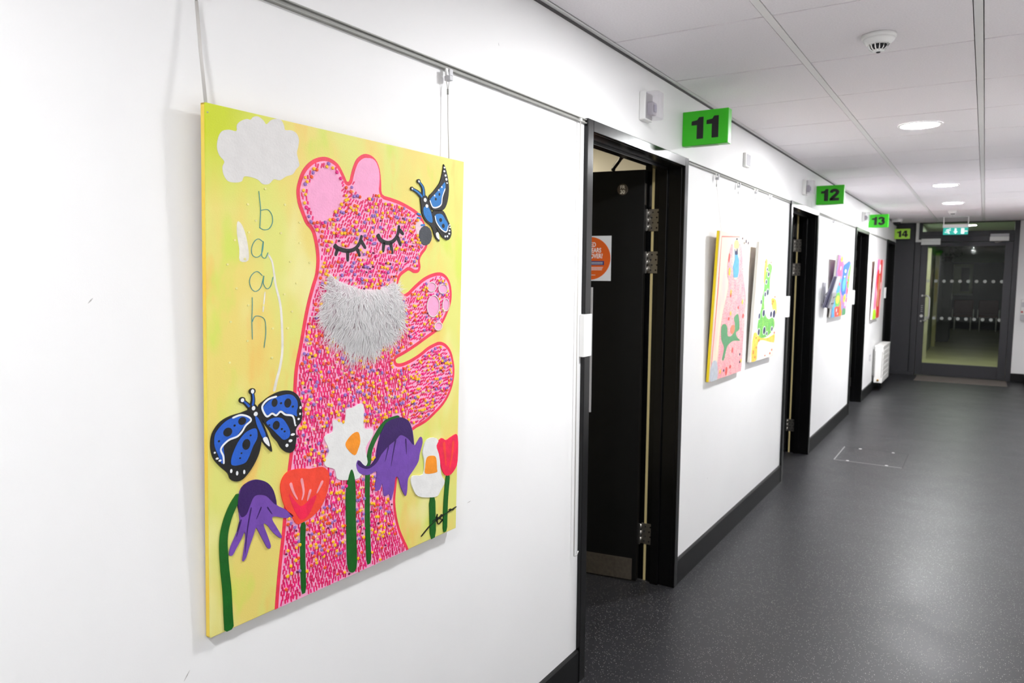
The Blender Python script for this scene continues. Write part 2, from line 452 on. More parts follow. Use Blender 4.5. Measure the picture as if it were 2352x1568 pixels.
# ------------------------------------------------------------------ hanging cords with hooks
def cord(yy, ztop, zbot, xbot, label, loop=True, thick=.0012, clip=True):
    t = empty('picture_hanger', (0.012, yy, zbot)); h = ztop - zbot
    top = h - (.055 if loop else 0)
    MB().tube([(xbot, 0, 0), (xbot*.4, 0, top*.6), (.002, 0, top)], thick, cord_m, 6).build('cord', t)
    if loop:
        MB().tube([(.002, 0, top), (.002, -.006, top+.02), (.002, -.004, top+.036), (.002, .004, top+.036), (.002, .006, top+.02), (.002, 0, top)], .0009, cord_m, 6).build('loop', t)
        MB().tube([(.002, 0, top-.012), (.002, 0, top+.002)], .0024, alu_m, 8).build('ferrule', t)
        hk = MB().box(-.004, .0, -.005, .005, top+.03, h+.0, whitepl_m).box(-.004, .014, -.007, .007, top+.022, top+.034, greypl_m).box(.010, .014, -.007, .007, top+.034, top+.05, greypl_m)
        hk.build('hook', t, .0008, 1)
    if not loop and clip:
        MB().box(-.004, .006, -.006, .006, h-.006, h+.004, whitepl_m).build('slider', t, .001, 1)
        MB().tube([(xbot, 0, .0), (xbot+.012, .001, .006), (xbot+.016, .002, .022)], .002, whitepl_m, 6).build('hook', t)
    return tag(t, label, 'hanger', 'wire hangers on the picture rail')

# ------------------------------------------------------------------ numbered signs
DIG = {'1': [('P', [(.27, 0), (.56, 0), (.56, 1), (.36, 1), (.28, .87), (.03, .83), (.03, .64), (.27, .64)])],
 '2': [('R', .25, [(.12, .66), (.17, .82), (.36, .88), (.55, .78), (.55, .62), (.40, .44), (.20, .24), (.12, .10)]), ('P', [(.0, 0), (.70, 0), (.70, .23), (.0, .23)])],
 '3': [('R', .24, [(.10, .70), (.18, .84), (.36, .88), (.54, .78), (.52, .62), (.36, .54)]), ('R', .25, [(.34, .53), (.54, .46), (.58, .27), (.40, .12), (.22, .13), (.10, .30)])],
 '4': [('P', [(.38, 0), (.64, 0), (.64, 1), (.38, 1)]), ('P', [(0, .20), (.76, .20), (.76, .41), (0, .41)]), ('P', [(.0, .40), (.19, .40), (.40, .78), (.40, 1), (.34, 1)])]}
def numerals(mb, body, x0, z0, h, m):
    """heavy upright figures on a face towards -y"""
    x = x0
    for ch in body:
        for q in DIG[ch]:
            if q[0] == 'P': mb.prism([(z0+p[1]*h, x+p[0]*h*1.08) for p in q[1]], -.0008, .0002, m, ax=1)
            else:
                Lf, Rt = ribbon(q[2], q[1], q[1])
                for a in range(len(Lf)-1):
                    mb.prism([(z0+p[1]*h, x+p[0]*h*1.08) for p in (Lf[a], Lf[a+1], Rt[a+1], Rt[a])], -.0008, .0002, m, ax=1)
        x += h*(.72 if ch == '1' else .84)
def sign(num, yf, label):
    t = empty('number_sign', (0, yf, 2.098))
    bd = box('panel', (0.0005, .211, 0, .048, 0, .153), green_m if num != '14' else mat('sign_green_lit', (196, 255, 84), .35), t, .0025)  # sign 14 has strong light put into its colour as a paler green
    mb = MB(); numerals(mb, num, .040 if num == '11' else .034, .028, .096, ink_m); tag(mb.build('numerals', bd), kind='stuff')
    box('mounting_plate', (.04, .16, .008, .040, -.002, 0), mat('sign_underside', (150, 190, 140), .5), t)
    return tag(t, label, 'sign', 'numbered green signs')
SGL = ('largest green box sign, black 11, above the open door nearest the viewer', 'green box sign with black 12 over the second doorway', 'green box sign with black 13 over the third doorway, below the ceiling camera', 'smallest green box sign with black 14, coloured paler as if strongly lit, in front of the dark end screen')
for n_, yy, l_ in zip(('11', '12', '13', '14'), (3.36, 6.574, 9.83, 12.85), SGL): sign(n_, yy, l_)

# ------------------------------------------------------------------ call beacons
def beacon(yy, label):
    t = empty('call_beacon', (0, yy, 2.13))
    box('base', (.0, .026, 0, .082, 0, .112), whitepl_m, t, .004)
    cv = MB(); pr = [(.026, .004), (.066, .004), (.078, .016), (.078, .066), (.066, .078), (.026, .078)]
    cv.prism(pr, .004, .108, lens_m); cv.build('cover', t, .003)
    ins = MB().box(.027, .05, .02, .062, .02, .07, mat('beacon_inside', (150, 146, 156), .4)).box(.05, .056, .03, .052, .03, .06, mat('beacon_lens', (120, 118, 140), .3))
    ins.build('lamp_unit', t, .002)
    return tag(t, label, 'beacon', 'call beacons above the doors')
beacon(2.853, 'white call beacon with clear cover above door 11')
beacon(6.02, 'white call beacon with clear cover beside sign 12')
beacon(9.25, 'small white call beacon beside sign 13, farthest of the beacons')
t = empty('wall_sensor', (0, 4.375, 2.136))
box('housing', (0, .018, 0, .1, 0, .078), whitepl_m, t, .004); box('front', (.018, .0205, .01, .09, .008, .07), greypl_m, t, .001)
tag(t, 'flat white sensor plate on the wall right of sign 11', 'sensor')

# ------------------------------------------------------------------ ceiling fittings
def downlight(yy, label, x=LX, z=CE, m=None, r=.094):
    t = empty('downlight', (x, yy, z))
    MB().lathe([(r+.016, .0), (r+.016, -.003), (r+.004, -.006), (r, -.003), (r, .0)], tee_m, 0, 0, 0, 40, cap=False).build('bezel', t)
    MB().lathe([(r, -.0015), (r, -.003)], m, 0, 0, 0, 40).build('diffuser', t)
    return tag(t, label, 'light', 'round ceiling downlights')
dl = ['round white downlight farthest behind the viewer', 'round white downlight behind the viewer', 'round white downlight in the tile just above the top of the picture', 'largest lit round downlight in view, nearest past the smoke detector', 'middle one of the three lit round downlights in view', 'farthest of the three lit round downlights, near the exit sign']
for yy, l_, m_ in zip(LIGHT_Y, dl, LAMP_M): downlight(yy, l_, m=m_)

def detector(x, yy, label):
    t = empty('smoke_detector', (x, yy, CE))
    MB().lathe([(.056, 0), (.056, -.010), (.052, -.014)], whitepl_m, 0, 0, 0, 36).build('base', t)
    MB().lathe([(.052, -.012), (.050, -.020), (.040, -.030), (.034, -.034)], whitepl_m, 0, 0, 0, 36).build('body', t)
    MB().lathe([(.027, -.032), (.024, -.050)], darkhole_m, 0, 0, 0, 24).build('chamber', t)
    rb = MB()
    for k_ in range(14):
        a = 2*math.pi*k_/14
        rb.tube([(.034*math.cos(a), .034*math.sin(a), -.032), (.030*math.cos(a), .030*math.sin(a), -.046), (.020*math.cos(a), .020*math.sin(a), -.054)], .0022, whitepl_m, 6)
    rb.build('cage_ribs', t)
    MB().lathe([(.021, -.051), (.019, -.056), (.010, -.058)], whitepl_m, 0, 0, 0, 24).build('cap', t)
    MB().lathe([(.008, -.057), (.006, -.060)], darkhole_m, 0, 0, 0, 12).build('indicator', t)
    return tag(t, label, 'smoke detector')
detector(.85, 2.955, 'white domed smoke detector on the ceiling tile nearest the viewer')
detector(.82, 10.96, 'small white smoke detector just past the farthest downlight')
t = empty('dome_camera', (.085, 12.2, CE))
MB().lathe([(.075, 0), (.075, -.02), (.066, -.04)], whitepl_m, 0, 0, 0, 28).build('housing', t)
MB().lathe([(.052, -.04), (.05, -.06), (.036, -.082), (.012, -.093)], mat('smoked_dome', (22, 22, 24), .12), 0, 0, 0, 28).build('dome', t)
tag(t, 'white ceiling camera with black dome near sign 13', 'camera')

t = empty('exit_sign', (.83, 12.0, 2.105))
box('housing', (-.155, .155, -.012, .012, .095, .141), whitepl_m, t, .003)
sb = box('sign_panel', (-.148, .148, -.005, .005, 0, .096), mat('exit_teal', (0, 176, 160), .4, emit=.5), t, .001)
for x in (-.15, .14): box('bracket', (x, x+.012, -.006, .006, .141, .245), whitepl_m, t)
box('ceiling_plate', (-.16, .16, -.03, .03, .236, .245), whitepl_m, t, .002)
wsg = mat('exit_white', (245, 250, 250), .4, emit=.6)
def shape(mb, pts, x, z, s, m): mb.prism([(z+q[1]*s, x+q[0]*s) for q in pts], -.0056, -.0049, m, ax=1)
pg = MB(); shape(pg, [(-.2,-1),(.05,-.3),(-.55,-.55),(-1,-.45),(-1,-.25),(-.5,-.3),(-.1,.1),(.0,.5),(-.35,.35),(-.5,.0),(-.65,.1),(-.45,.6),(.2,.75),(.6,.35),(.9,.4),(.9,.2),(.5,.1),(.3,.3),(.2,.0),(.5,-.4),(.55,-1),(.3,-1),(.25,-.5),(.05,-.75)], -.09, .048, .038, wsg)
pg.lathe([(.0075, -.0056), (.0075, -.0049)], wsg, -.066, 0, .080, 14, ax=1); pg.build('running_figure', sb)
pg = MB(); shape(pg, [(-.28,1),(.28,1),(.28,-.1),(.7,-.1),(0,-1),(-.7,-.1),(-.28,-.1)], .0, .048, .038, wsg); pg.build('down_arrow', sb)
pg = MB(); shape(pg, [(-.5,-1),(.5,-1),(.5,1),(-.5,1)], .085, .048, .038, wsg)
shape(pg, [(.55,-.25),(1.5,-.25),(1.5,.1),(.55,.1)], .085, .048, .038, wsg)
pg.build('door_symbol', sb)
tag(t, 'teal hanging emergency exit sign with running man, arrow and door', 'exit sign')

# outlines of the paint on each canvas, in millimetres from the foot of the canvas
FR_A=(0.7591,0.9822,(0.0204,1.2149,0.8185),(0.01120,0.99992,-0.00659),(0.02101,0.00635,0.99976))
FR_B=(0.6010,0.7834,(0.0240,4.1025,0.9541),(0.00000,0.99999,-0.00499),(0.03957,0.00499,0.99920))
FR_D=(0.5881,0.7329,(0.0280,4.8757,0.9788),(0.00000,0.99983,-0.01870),(0.03684,0.01869,0.99915))
FR_F=(0.8190,0.5768,(0.0350,7.7402,1.1338),(0.00000,0.99998,-0.00610),(0.06935,0.00609,0.99757))
FR_G=(0.7770,0.7628,(0.0350,10.7165,0.9783),(0.00000,0.99999,0.00386),(0.03278,-0.00386,0.99946))
BEAR=[(-234,-90),(-232,-40),(-231,-1),(-226,54),(-220,104),(-213,153),(-210,180),(-204,241),(-198,283),(-193,315),(-190,339),(-185,415),(-182,473),(-177,505),(-167,545),(-157,590),(-148,625),(-136,660),(-129,677),(-125,692),(-123,715),(-126,740),(-133,765),(-141,777),(-152,786),(-163,805),(-173,827),(-176,851),(-171,871),(-161,892),(-145,909),(-125,921),(-102,927),(-82,925),(-64,917),(-52,904),(-43,891),(-38,884),(-31,886),(-27,899),(-20,918),(-9,936),(12,949),(35,949),(54,938),(64,918),(68,893),(72,868),(99,863),(132,858),(167,849),(193,840),(211,828),(232,798),(237,768),(231,750),(215,735),(208,723),(211,705),(204,693),(186,691),(168,697),(155,692),(138,682),(130,666),(128,662),(134,649),(157,641),(190,661),(222,679),(255,690),(288,694),(313,686),(331,667),(338,639),(335,614),(322,589),(303,564),(281,545),(243,529),(192,508),(152,494),(128,487),(126,480),(133,475),(152,475),(183,482),(215,493),(243,506),(267,513),(291,517),(316,510),(337,493),(350,469),(357,440),(354,408),(339,377),(314,351),(279,331),(241,314),(189,301),(163,272),(143,221),(137,195),(133,164),(131,134),(138,96),(151,59),(169,26),(182,3),(194,-40),(204,-90)]
FUR=[(-89,686),(-77,679),(-51,668),(-25,662),(5,654),(43,652),(83,659),(121,668),(134,644),(148,621),(143,586),(134,563),(113,544),(80,526),(56,519),(20,516),(-33,522),(-44,539),(-72,554),(-100,577),(-115,601),(-107,626),(-96,652)]
ART_A={
 'cloud':[('P','cloud',0.5,1,[(-357,908),(-354,926),(-346,938),(-331,943),(-316,943),(-315,954),(-306,963),(-293,969),(-285,969),(-279,975),(-268,978),(-256,973),(-249,967),(-239,976),(-227,981),(-214,981),(-207,972),(-204,964),(-189,966),(-176,962),(-170,951),(-172,936),(-175,924),(-170,907),(-169,900),(-177,892),(-186,881),(-202,875),(-217,866),(-232,866),(-243,856),(-258,854),(-269,861),(-286,864),(-300,863),(-305,854),(-319,850),(-335,851),(-344,862),(-346,875),(-342,885),(-352,894)])],
 'ear':[('P','earpink',1.0,1,[(-119,895),(-99,904),(-77,901),(-63,885),(-54,865),(-52,847),(-63,828),(-82,814),(-99,800),(-116,795),(-129,800),(-141,822),(-147,846),(-142,867),(-132,882)])],
 'ear2':[('P','earpink',1.0,1,[(-14,885),(-10,912),(4,932),(23,942),(46,940),(60,920),(62,893),(56,870),(35,866),(20,859),(5,857),(-9,864),(-16,874)])],
 'eyelashes':[('S','black',1.9,10.4,6.7,[(-75,747),(-63,740),(-36,736),(-14,741),(1,755),(7,772)]),
  ('S','black',1.9,9.2,6.1,[(-64,741),(-71,724)]),
  ('S','black',1.9,9.4,6.3,[(-35,736),(-35,713)]),
  ('S','black',1.9,9.6,6.4,[(-7,742),(2,725)]),
  ('S','black',1.9,9.7,6.5,[(4,761),(20,743)])],
 'eyelashes2':[('S','black',1.9,11.4,7.4,[(57,777),(67,765),(87,759),(108,763),(124,778),(130,802)]),
  ('S','black',1.9,10.3,6.8,[(79,760),(76,737)]),
  ('S','black',1.9,10.4,7.0,[(101,761),(108,734)]),
  ('S','black',1.9,10.6,7.1,[(124,776),(137,754)]),
  ('S','black',1.9,10.6,7.1,[(130,792),(146,781)])],
 'nose':[('D','nose',2.2,[(226,783,24.9,23.8)])],
 'muzzle':[('P','muzzle',1.5,1,[(189,813),(211,817),(218,803),(212,782),(194,787)])],
 'paw_pads':[('D','earpink',1.9,[(261,609,23.0,25.2),(253,657,15.7,10.0),(299,652,16.3,10.2),(312,611,12.0,14.1),(283,557,13.7,8.7)])],
 'stitched_letters':[('S','teal',1.0,1.2,1.2,[(-267,840),(-265,824),(-263,805),(-264,787),(-265,770)]),
  ('S','teal',1.0,1.2,1.2,[(-263,804),(-247,807),(-237,798),(-235,784),(-243,771),(-256,768),(-266,772)]),
  ('S','teal',1.0,1.2,1.2,[(-258,745),(-268,750),(-278,744),(-284,731),(-282,719),(-272,715),(-262,721),(-258,733),(-257,746),(-260,730),(-260,717),(-252,714),(-246,725)]),
  ('S','teal',1.0,1.2,1.2,[(-259,680),(-271,688),(-283,682),(-289,670),(-285,656),(-275,650),(-263,658),(-256,680),(-257,665),(-249,655),(-240,660),(-234,678)]),
  ('S','teal',1.0,1.2,1.2,[(-283,639),(-283,618),(-284,595),(-283,558)]),
  ('S','teal',1.0,1.2,1.2,[(-283,592),(-277,602),(-265,602),(-255,596),(-252,584),(-252,565),(-256,540)])],
 'white_drips':[('P','drip',0.4,1,[(-315,779),(-306,775),(-298,759),(-292,736),(-291,709),(-310,707),(-311,729),(-316,756)]),
  ('S','drip',0.4,3.7,6.9,[(-245,721),(-236,707),(-231,683),(-227,660),(-215,616),(-211,542),(-216,503),(-225,475),(-232,451)]),
  ('S','drip',0.4,3.2,3.2,[(-253,649),(-258,610)])],
 'sequins':[('D','sequin',1.0,[(-252,846,2.6,2.1),(-292,813,2.5,2.1),(-205,820,2.7,2.2),(-274,784,2.6,2.1),(-290,761,2.5,2.1),(-215,764,2.7,2.2),(-321,745,2.4,2.0),(-167,747,2.9,2.2),(-191,709,2.8,2.2),(-141,708,2.9,2.3),(-337,700,2.4,2.0),(-299,711,2.5,2.1),(-167,788,2.9,2.2)]),
  ('D','sequin',1.0,[(-318,656,2.4,2.1),(-292,624,2.5,2.1),(-257,623,2.6,2.1),(-206,644,2.8,2.2),(-175,666,2.8,2.2),(-187,609,2.8,2.2),(-331,594,2.4,2.1),(-235,577,2.7,2.2),(-198,576,2.8,2.2),(-294,556,2.5,2.1),(-237,519,2.7,2.2),(-334,518,2.4,2.1)])],
 'butterfly':[('P','black',2.6,1,[(-272,424),(-257,437),(-239,445),(-218,450),(-196,449),(-180,442),(-169,430),(-163,412),(-162,391),(-166,379),(-175,371),(-179,363),(-177,350),(-181,327),(-191,320),(-204,324),(-216,334),(-225,348),(-237,361),(-244,373),(-258,393)]),
  ('P','black',2.6,1,[(-288,421),(-312,420),(-336,417),(-355,410),(-368,398),(-375,385),(-377,367),(-374,350),(-368,338),(-356,324),(-341,309),(-335,296),(-322,289),(-308,290),(-293,301),(-280,316),(-270,333),(-265,352),(-264,369),(-272,392)]),
  ('P','black',2.7,1,[(-295,427),(-289,433),(-280,433),(-272,424),(-266,411),(-260,393),(-249,367),(-242,348),(-239,331),(-252,343),(-264,359),(-272,380),(-281,403),(-292,417)]),
  ('S','black',2.6,10.5,6.3,[(-292,429),(-300,437),(-308,444)]),
  ('S','blue',3.0,4.7,2.6,[(-292,429),(-300,437),(-308,444)]),
  ('S','black',2.6,10.6,6.3,[(-285,430),(-283,442),(-285,458)]),
  ('S','blue',3.0,4.7,2.6,[(-285,430),(-283,442),(-285,458)]),
  ('D','black',2.7,[(-308,444,7.0,5.9),(-285,458,7.4,6.2)]),
  ('D','white',3.2,[(-308,444,3.9,3.8),(-285,458,3.7,4.3)]),
  ('P','blue',3.0,1,[(-257,427),(-245,435),(-227,440),(-202,442),(-187,438),(-176,426),(-174,413),(-177,403),(-176,393),(-184,397),(-203,403),(-218,412),(-227,405),(-239,411),(-248,406),(-256,412),(-260,420)]),
  ('P','blue',3.0,1,[(-252,394),(-234,399),(-215,395),(-203,382),(-194,365),(-197,353),(-210,350),(-222,360),(-237,375),(-250,387)]),
  ('P','blue',3.0,1,[(-369,384),(-363,395),(-347,408),(-325,415),(-306,414),(-295,410),(-291,404),(-301,397),(-312,387),(-323,376),(-340,372),(-350,362),(-348,339),(-354,330),(-361,346),(-369,366)]),
  ('P','blue',3.0,1,[(-279,385),(-298,382),(-312,372),(-323,358),(-332,340),(-334,326),(-327,321),(-316,320),(-302,322),(-293,333),(-284,351),(-275,364),(-274,376)]),
  ('P','blue',3.0,1,[(-279,408),(-272,404),(-261,383),(-254,366),(-261,362),(-269,377),(-276,393)]),
  ('S','white',3.3,3.9,3.9,[(-227,441),(-248,438),(-262,427),(-260,415),(-251,404),(-239,408),(-229,403),(-218,409),(-206,401),(-187,395),(-181,376)]),
  ('S','white',3.3,3.6,3.6,[(-331,413),(-312,416),(-295,410),(-289,402),(-301,394),(-309,384),(-320,376),(-340,372),(-356,359),(-351,344),(-350,329)]),
  ('D','black',3.3,[(-233,429,7.3,8.4),(-200,424,8.8,9.5),(-217,426,2.8,2.2),(-187,415,2.9,2.3),(-229,383,8.6,8.9),(-215,373,2.8,2.3),(-208,367,2.5,2.0),(-246,386,2.1,1.7),(-309,404,9.0,7.6),(-341,388,9.8,8.4),(-326,398,2.5,2.1),(-360,374,2.4,2.1),(-300,357,9.1,10.6),(-290,373,2.3,1.9),(-311,342,2.0,1.7),(-314,333,2.0,1.7)]),
  ('P','white',3.3,1,[(-261,362),(-252,363),(-246,350),(-246,343),(-257,353)]),
  ('D','white',3.3,[(-283,425,4.0,4.3),(-278,413,4.6,4.3),(-167,410,2.6,3.1),(-168,397,2.3,2.6),(-172,387,2.9,2.3),(-180,375,2.3,1.8),(-187,357,5.5,2.5),(-193,345,4.8,3.1),(-202,337,3.8,3.5),(-369,354,2.1,1.8),(-364,342,3.2,1.9),(-358,337,3.2,1.9),(-334,312,2.5,3.8),(-321,305,2.5,4.3),(-305,304,2.3,4.3)])],
 'butterfly2':[('P','black',2.6,1,[(236,878),(252,892),(276,915),(285,934),(290,953),(292,964),(302,951),(312,925),(315,901),(310,873),(298,854),(277,846),(253,847),(239,858)]),
  ('P','black',2.6,1,[(253,844),(277,850),(296,847),(311,830),(326,809),(329,791),(317,777),(297,780),(282,791),(263,809),(251,826)]),
  ('P','black',2.7,1,[(204,873),(218,881),(231,876),(238,861),(253,835),(263,809),(277,788),(280,771),(263,781),(249,805),(225,818),(211,835),(207,855)]),
  ('S','black',2.5,14.2,6.0,[(211,875),(193,885),(173,891)]),
  ('S','blue2',2.9,6.7,2.2,[(211,875),(193,885),(173,891)]),
  ('S','black',2.5,14.3,6.0,[(216,878),(213,897),(197,911)]),
  ('S','blue2',2.9,6.8,2.3,[(216,878),(213,897),(197,911)]),
  ('D','black',2.7,[(173,891,5.7,4.9),(197,911,6.7,5.5)]),
  ('D','white',3.1,[(173,891,2.6,2.3),(197,911,3.1,2.6)]),
  ('P','blue2',3.0,1,[(241,873),(262,890),(285,910),(297,920),(300,905),(291,886),(286,868),(272,856),(253,856),(241,864)]),
  ('P','blue2',3.0,1,[(262,836),(286,840),(301,829),(314,815),(307,799),(287,804),(267,818)]),
  ('P','blue2',3.0,1,[(216,850),(232,854),(246,838),(251,817),(234,819),(218,833)]),
  ('S','blue2',2.8,4.5,4.5,[(207,832),(193,834)]),
  ('S','blue2',2.8,4.5,4.5,[(207,824),(194,824)]),
  ('S','blue2',2.8,4.5,4.5,[(223,809),(208,807)]),
  ('S','white',3.3,3.4,3.4,[(239,870),(250,855),(267,855),(284,864),(288,883),(299,905)]),
  ('S','white',3.3,3.1,3.1,[(260,834),(267,818),(287,802),(307,797),(315,813)]),
  ('D','white',3.3,[(221,869,5.5,5.0),(294,956,3.4,2.1),(294,947,3.9,2.4),(299,937,3.9,3.0),(303,928,3.9,3.3),(306,919,3.0,1.8),(320,815,3.0,1.9),(322,809,3.0,1.9),(320,801,3.5,2.2),(319,793,4.0,2.5),(303,785,3.0,2.8),(312,786,3.0,2.8),(257,883,2.8,2.4),(273,898,2.9,2.4),(285,907,2.9,2.4),(228,855,5.5,4.4)]),
  ('D','black',3.3,[(283,825,5.8,4.9),(294,811,5.9,5.5),(262,875,3.8,3.6),(276,888,3.4,3.6)]),
  ('P','white',3.3,1,[(265,791),(275,793),(279,776),(268,782)])],
 'bell_flower':[('S','green',2.2,15.8,20.0,[(-314,261),(-331,241),(-345,211),(-351,179),(-349,131),(-344,81),(-342,36),(-340,0)]),
  ('P','purple',2.6,1,[(-314,268),(-305,278),(-288,283),(-271,281),(-250,270),(-235,250),(-229,229),(-226,218),(-208,206),(-186,187),(-189,183),(-211,188),(-233,197),(-239,193),(-227,172),(-215,151),(-219,148),(-236,164),(-251,184),(-260,188),(-251,164),(-242,138),(-249,135),(-260,154),(-272,177),(-278,186),(-284,172),(-293,153),(-301,133),(-309,128),(-306,147),(-302,170),(-304,185),(-312,173),(-324,157),(-332,147),(-339,150),(-335,165),(-323,186),(-315,205),(-317,230),(-319,250)]),
  ('P','dpurple',2.9,1,[(-314,268),(-305,278),(-288,283),(-271,281),(-250,270),(-235,250),(-228,221),(-238,228),(-253,244),(-271,251),(-283,249),(-291,236),(-300,219),(-312,217),(-318,233),(-319,250)]),
  ('S','dpurple',2.8,3.8,1.3,[(-289,230),(-298,189),(-304,141)]),
  ('S','dpurple',2.8,3.9,1.4,[(-265,225),(-277,203)]),
  ('S','dpurple',2.8,3.9,1.4,[(-251,221),(-239,203)]),
  ('S','dpurple',2.8,3.7,1.3,[(-312,212),(-323,181)])],
 'tulip':[('S','green',2.2,13.3,13.3,[(-158,164),(-159,98),(-156,8)]),
  ('P','tulip',2.6,1,[(-207,277),(-188,283),(-159,280),(-139,275),(-105,272),(-87,255),(-86,233),(-95,205),(-112,182),(-136,169),(-156,165),(-176,165),(-189,185),(-205,207),(-215,235),(-217,259)]),
  ('P','tulip2',2.9,1,[(-196,234),(-179,214),(-166,201),(-153,203),(-136,212),(-122,214),(-133,192),(-146,175),(-163,171),(-176,185),(-189,211)]),
  ('S','tulipl',3.1,7.6,2.9,[(-193,257),(-185,236),(-174,217)]),
  ('S','tulipl',3.1,7.7,3.0,[(-164,260),(-158,230),(-163,213)]),
  ('S','tulipl',3.1,8.1,3.1,[(-105,242),(-122,218)]),
  ('S','tulipl',3.1,7.9,3.0,[(-139,231),(-148,208)])],
 'daisy':[('P','green',3.0,1,[(-22,247),(-12,236),(-6,201),(-5,138),(-1,66),(-1,14),(-18,8),(-29,32),(-33,118),(-35,202)]),
  ('P','petal',2.6,1,[(-36,387),(-14,389),(5,395),(18,385),(19,337),(44,331),(48,315),(25,290),(32,255),(21,243),(5,223),(-33,227),(-62,236),(-70,259),(-94,270),(-100,283),(-87,305),(-101,337),(-76,344),(-75,370),(-44,358),(-38,373)]),
  ('P','orange',3.1,1,[(-18,329),(1,330),(7,308),(1,292),(-10,279),(-33,298),(-38,313)])],
 'bell_flower2':[('S','green',2.3,12.6,15.5,[(140,343),(93,338),(64,315),(42,284),(36,254),(34,243),(33,186),(35,98),(41,9)]),
  ('P','purple',2.9,1,[(93,337),(127,343),(153,340),(176,324),(189,301),(197,263),(208,270),(222,281),(228,266),(218,240),(213,220),(195,202),(175,185),(172,157),(166,142),(150,166),(139,193),(128,197),(124,172),(113,144),(107,161),(90,160),(86,175),(81,193),(73,180),(57,183),(61,209),(61,227),(33,224),(5,235),(-5,254),(1,266),(13,251),(36,243),(55,251),(61,272),(73,311)]),
  ('P','dpurple',3.2,1,[(93,337),(127,343),(153,340),(180,320),(194,266),(172,285),(145,299),(127,290),(102,280),(77,264),(61,247),(36,239),(13,246),(-1,258),(5,264),(21,249),(40,245),(57,257),(61,272),(73,311)]),
  ('S','dpurple',3.0,5.9,1.5,[(127,293),(119,262),(111,228)]),
  ('S','dpurple',3.0,6.0,1.5,[(163,287),(167,247)]),
  ('S','dpurple',3.0,5.8,1.4,[(102,280),(90,244)])],
 'daisy2':[('S','green',2.2,24.0,24.0,[(272,116),(279,1)]),
  ('P','petal',2.6,1,[(246,270),(285,266),(296,239),(306,169),(323,143),(307,124),(292,111),(257,116),(214,130),(195,153),(186,176),(195,187),(233,182),(237,216),(230,241)]),
  ('P','orange',3.0,1,[(246,223),(266,224),(283,216),(288,186),(286,176),(242,182),(240,200)])],
 'tulip3':[('S','green',2.4,17.2,17.2,[(337,160),(330,86),(329,4)]),
  ('P','tulip2',2.8,1,[(285,247),(305,263),(325,254),(351,260),(375,257),(377,188),(363,165),(342,156),(322,162),(306,186),(295,223)]),
  ('S','tulip',3.0,12.6,4.2,[(315,251),(321,218),(326,184)]),
  ('S','tulip',3.0,11.2,4.3,[(356,247),(352,212),(342,175)])],
 'signature':[('S','black',3.4,1.8,1.8,[(230,20),(268,40),(308,52),(344,56),(377,61)]),
  ('S','black',3.4,1.9,1.9,[(295,62),(290,44),(313,56),(306,46),(318,41),(298,34),(293,59)]),
  ('S','black',3.4,1.9,1.9,[(273,48),(288,51),(321,51)]),
  ('S','black',3.4,2.0,2.0,[(344,60),(352,61),(360,56),(368,60)])],
}
ART_B={
 'border':[('P','pinkline',0.4,0,[(-271,759),(64,773),(65,769),(-265,752),(-257,480),(-285,1),(-297,1),(-284,237)])],
 'tall_pink_figure':[('P','pinkdot',0.8,1,[(-84,722),(-130,650),(-128,565),(-87,516),(-113,429),(-152,355),(-177,262),(-179,103),(-162,4),(292,2),(296,131),(287,339),(278,435),(204,542),(159,639),(106,720),(51,730),(71,668),(73,548),(-6,547),(-41,616),(-60,708)])],
 'cat':[('P','lightblue',1.6,0,[(-18,697),(11,684),(31,708),(48,668),(78,643),(92,580),(76,548),(-1,547),(-28,603),(-4,648)]),
  ('P','navy',2.0,0,[(-19,700),(8,685),(30,709),(44,677),(25,670),(-9,672)])],
 'yellow_head':[('P','paleyellow',1.4,1,[(-27,740),(8,750),(44,740),(46,712),(-20,706)])],
 'dog':[('P','doggreen',1.6,1,[(117,342),(155,331),(190,255),(127,238),(157,209),(223,185),(90,193),(1,180),(-39,156),(-72,100),(-106,106),(-85,166),(-147,215),(-160,286),(-98,296),(-51,274),(-31,227),(59,229),(95,280),(63,321)])],
 'coral_patch':[('D','coral',1.9,[(53,259,41.7,25.9)])],
 'grey_corner':[('P','greyblue',1.2,1,[(-281,99),(-195,98),(-168,3),(-293,3)])],
 'spots':[('D','coralred',2.2,[(-38,322,13.3,9.3),(-10,31,16.1,23.6),(61,48,14.2,9.9),(248,327,12.4,14.0),(133,378,9.5,8.2),(-31,452,11.1,14.3),(-113,651,10.6,24.7),(77,141,11.8,15.3)]),
  ('D','navy',2.2,[(240,104,10.1,7.3),(250,58,10.1,5.9),(-61,39,9.0,6.9),(243,745,7.3,7.9),(193,752,7.1,10.4),(159,741,7.0,6.5),(119,765,6.9,6.4),(7,756,11.0,5.0)]),
  ('D','yellowp',2.2,[(-33,465,13.2,16.2),(-10,350,13.5,13.2),(-126,39,13.1,12.2),(274,63,12.8,11.0),(-88,578,19.3,22.0),(210,409,14.6,13.8)])],
}
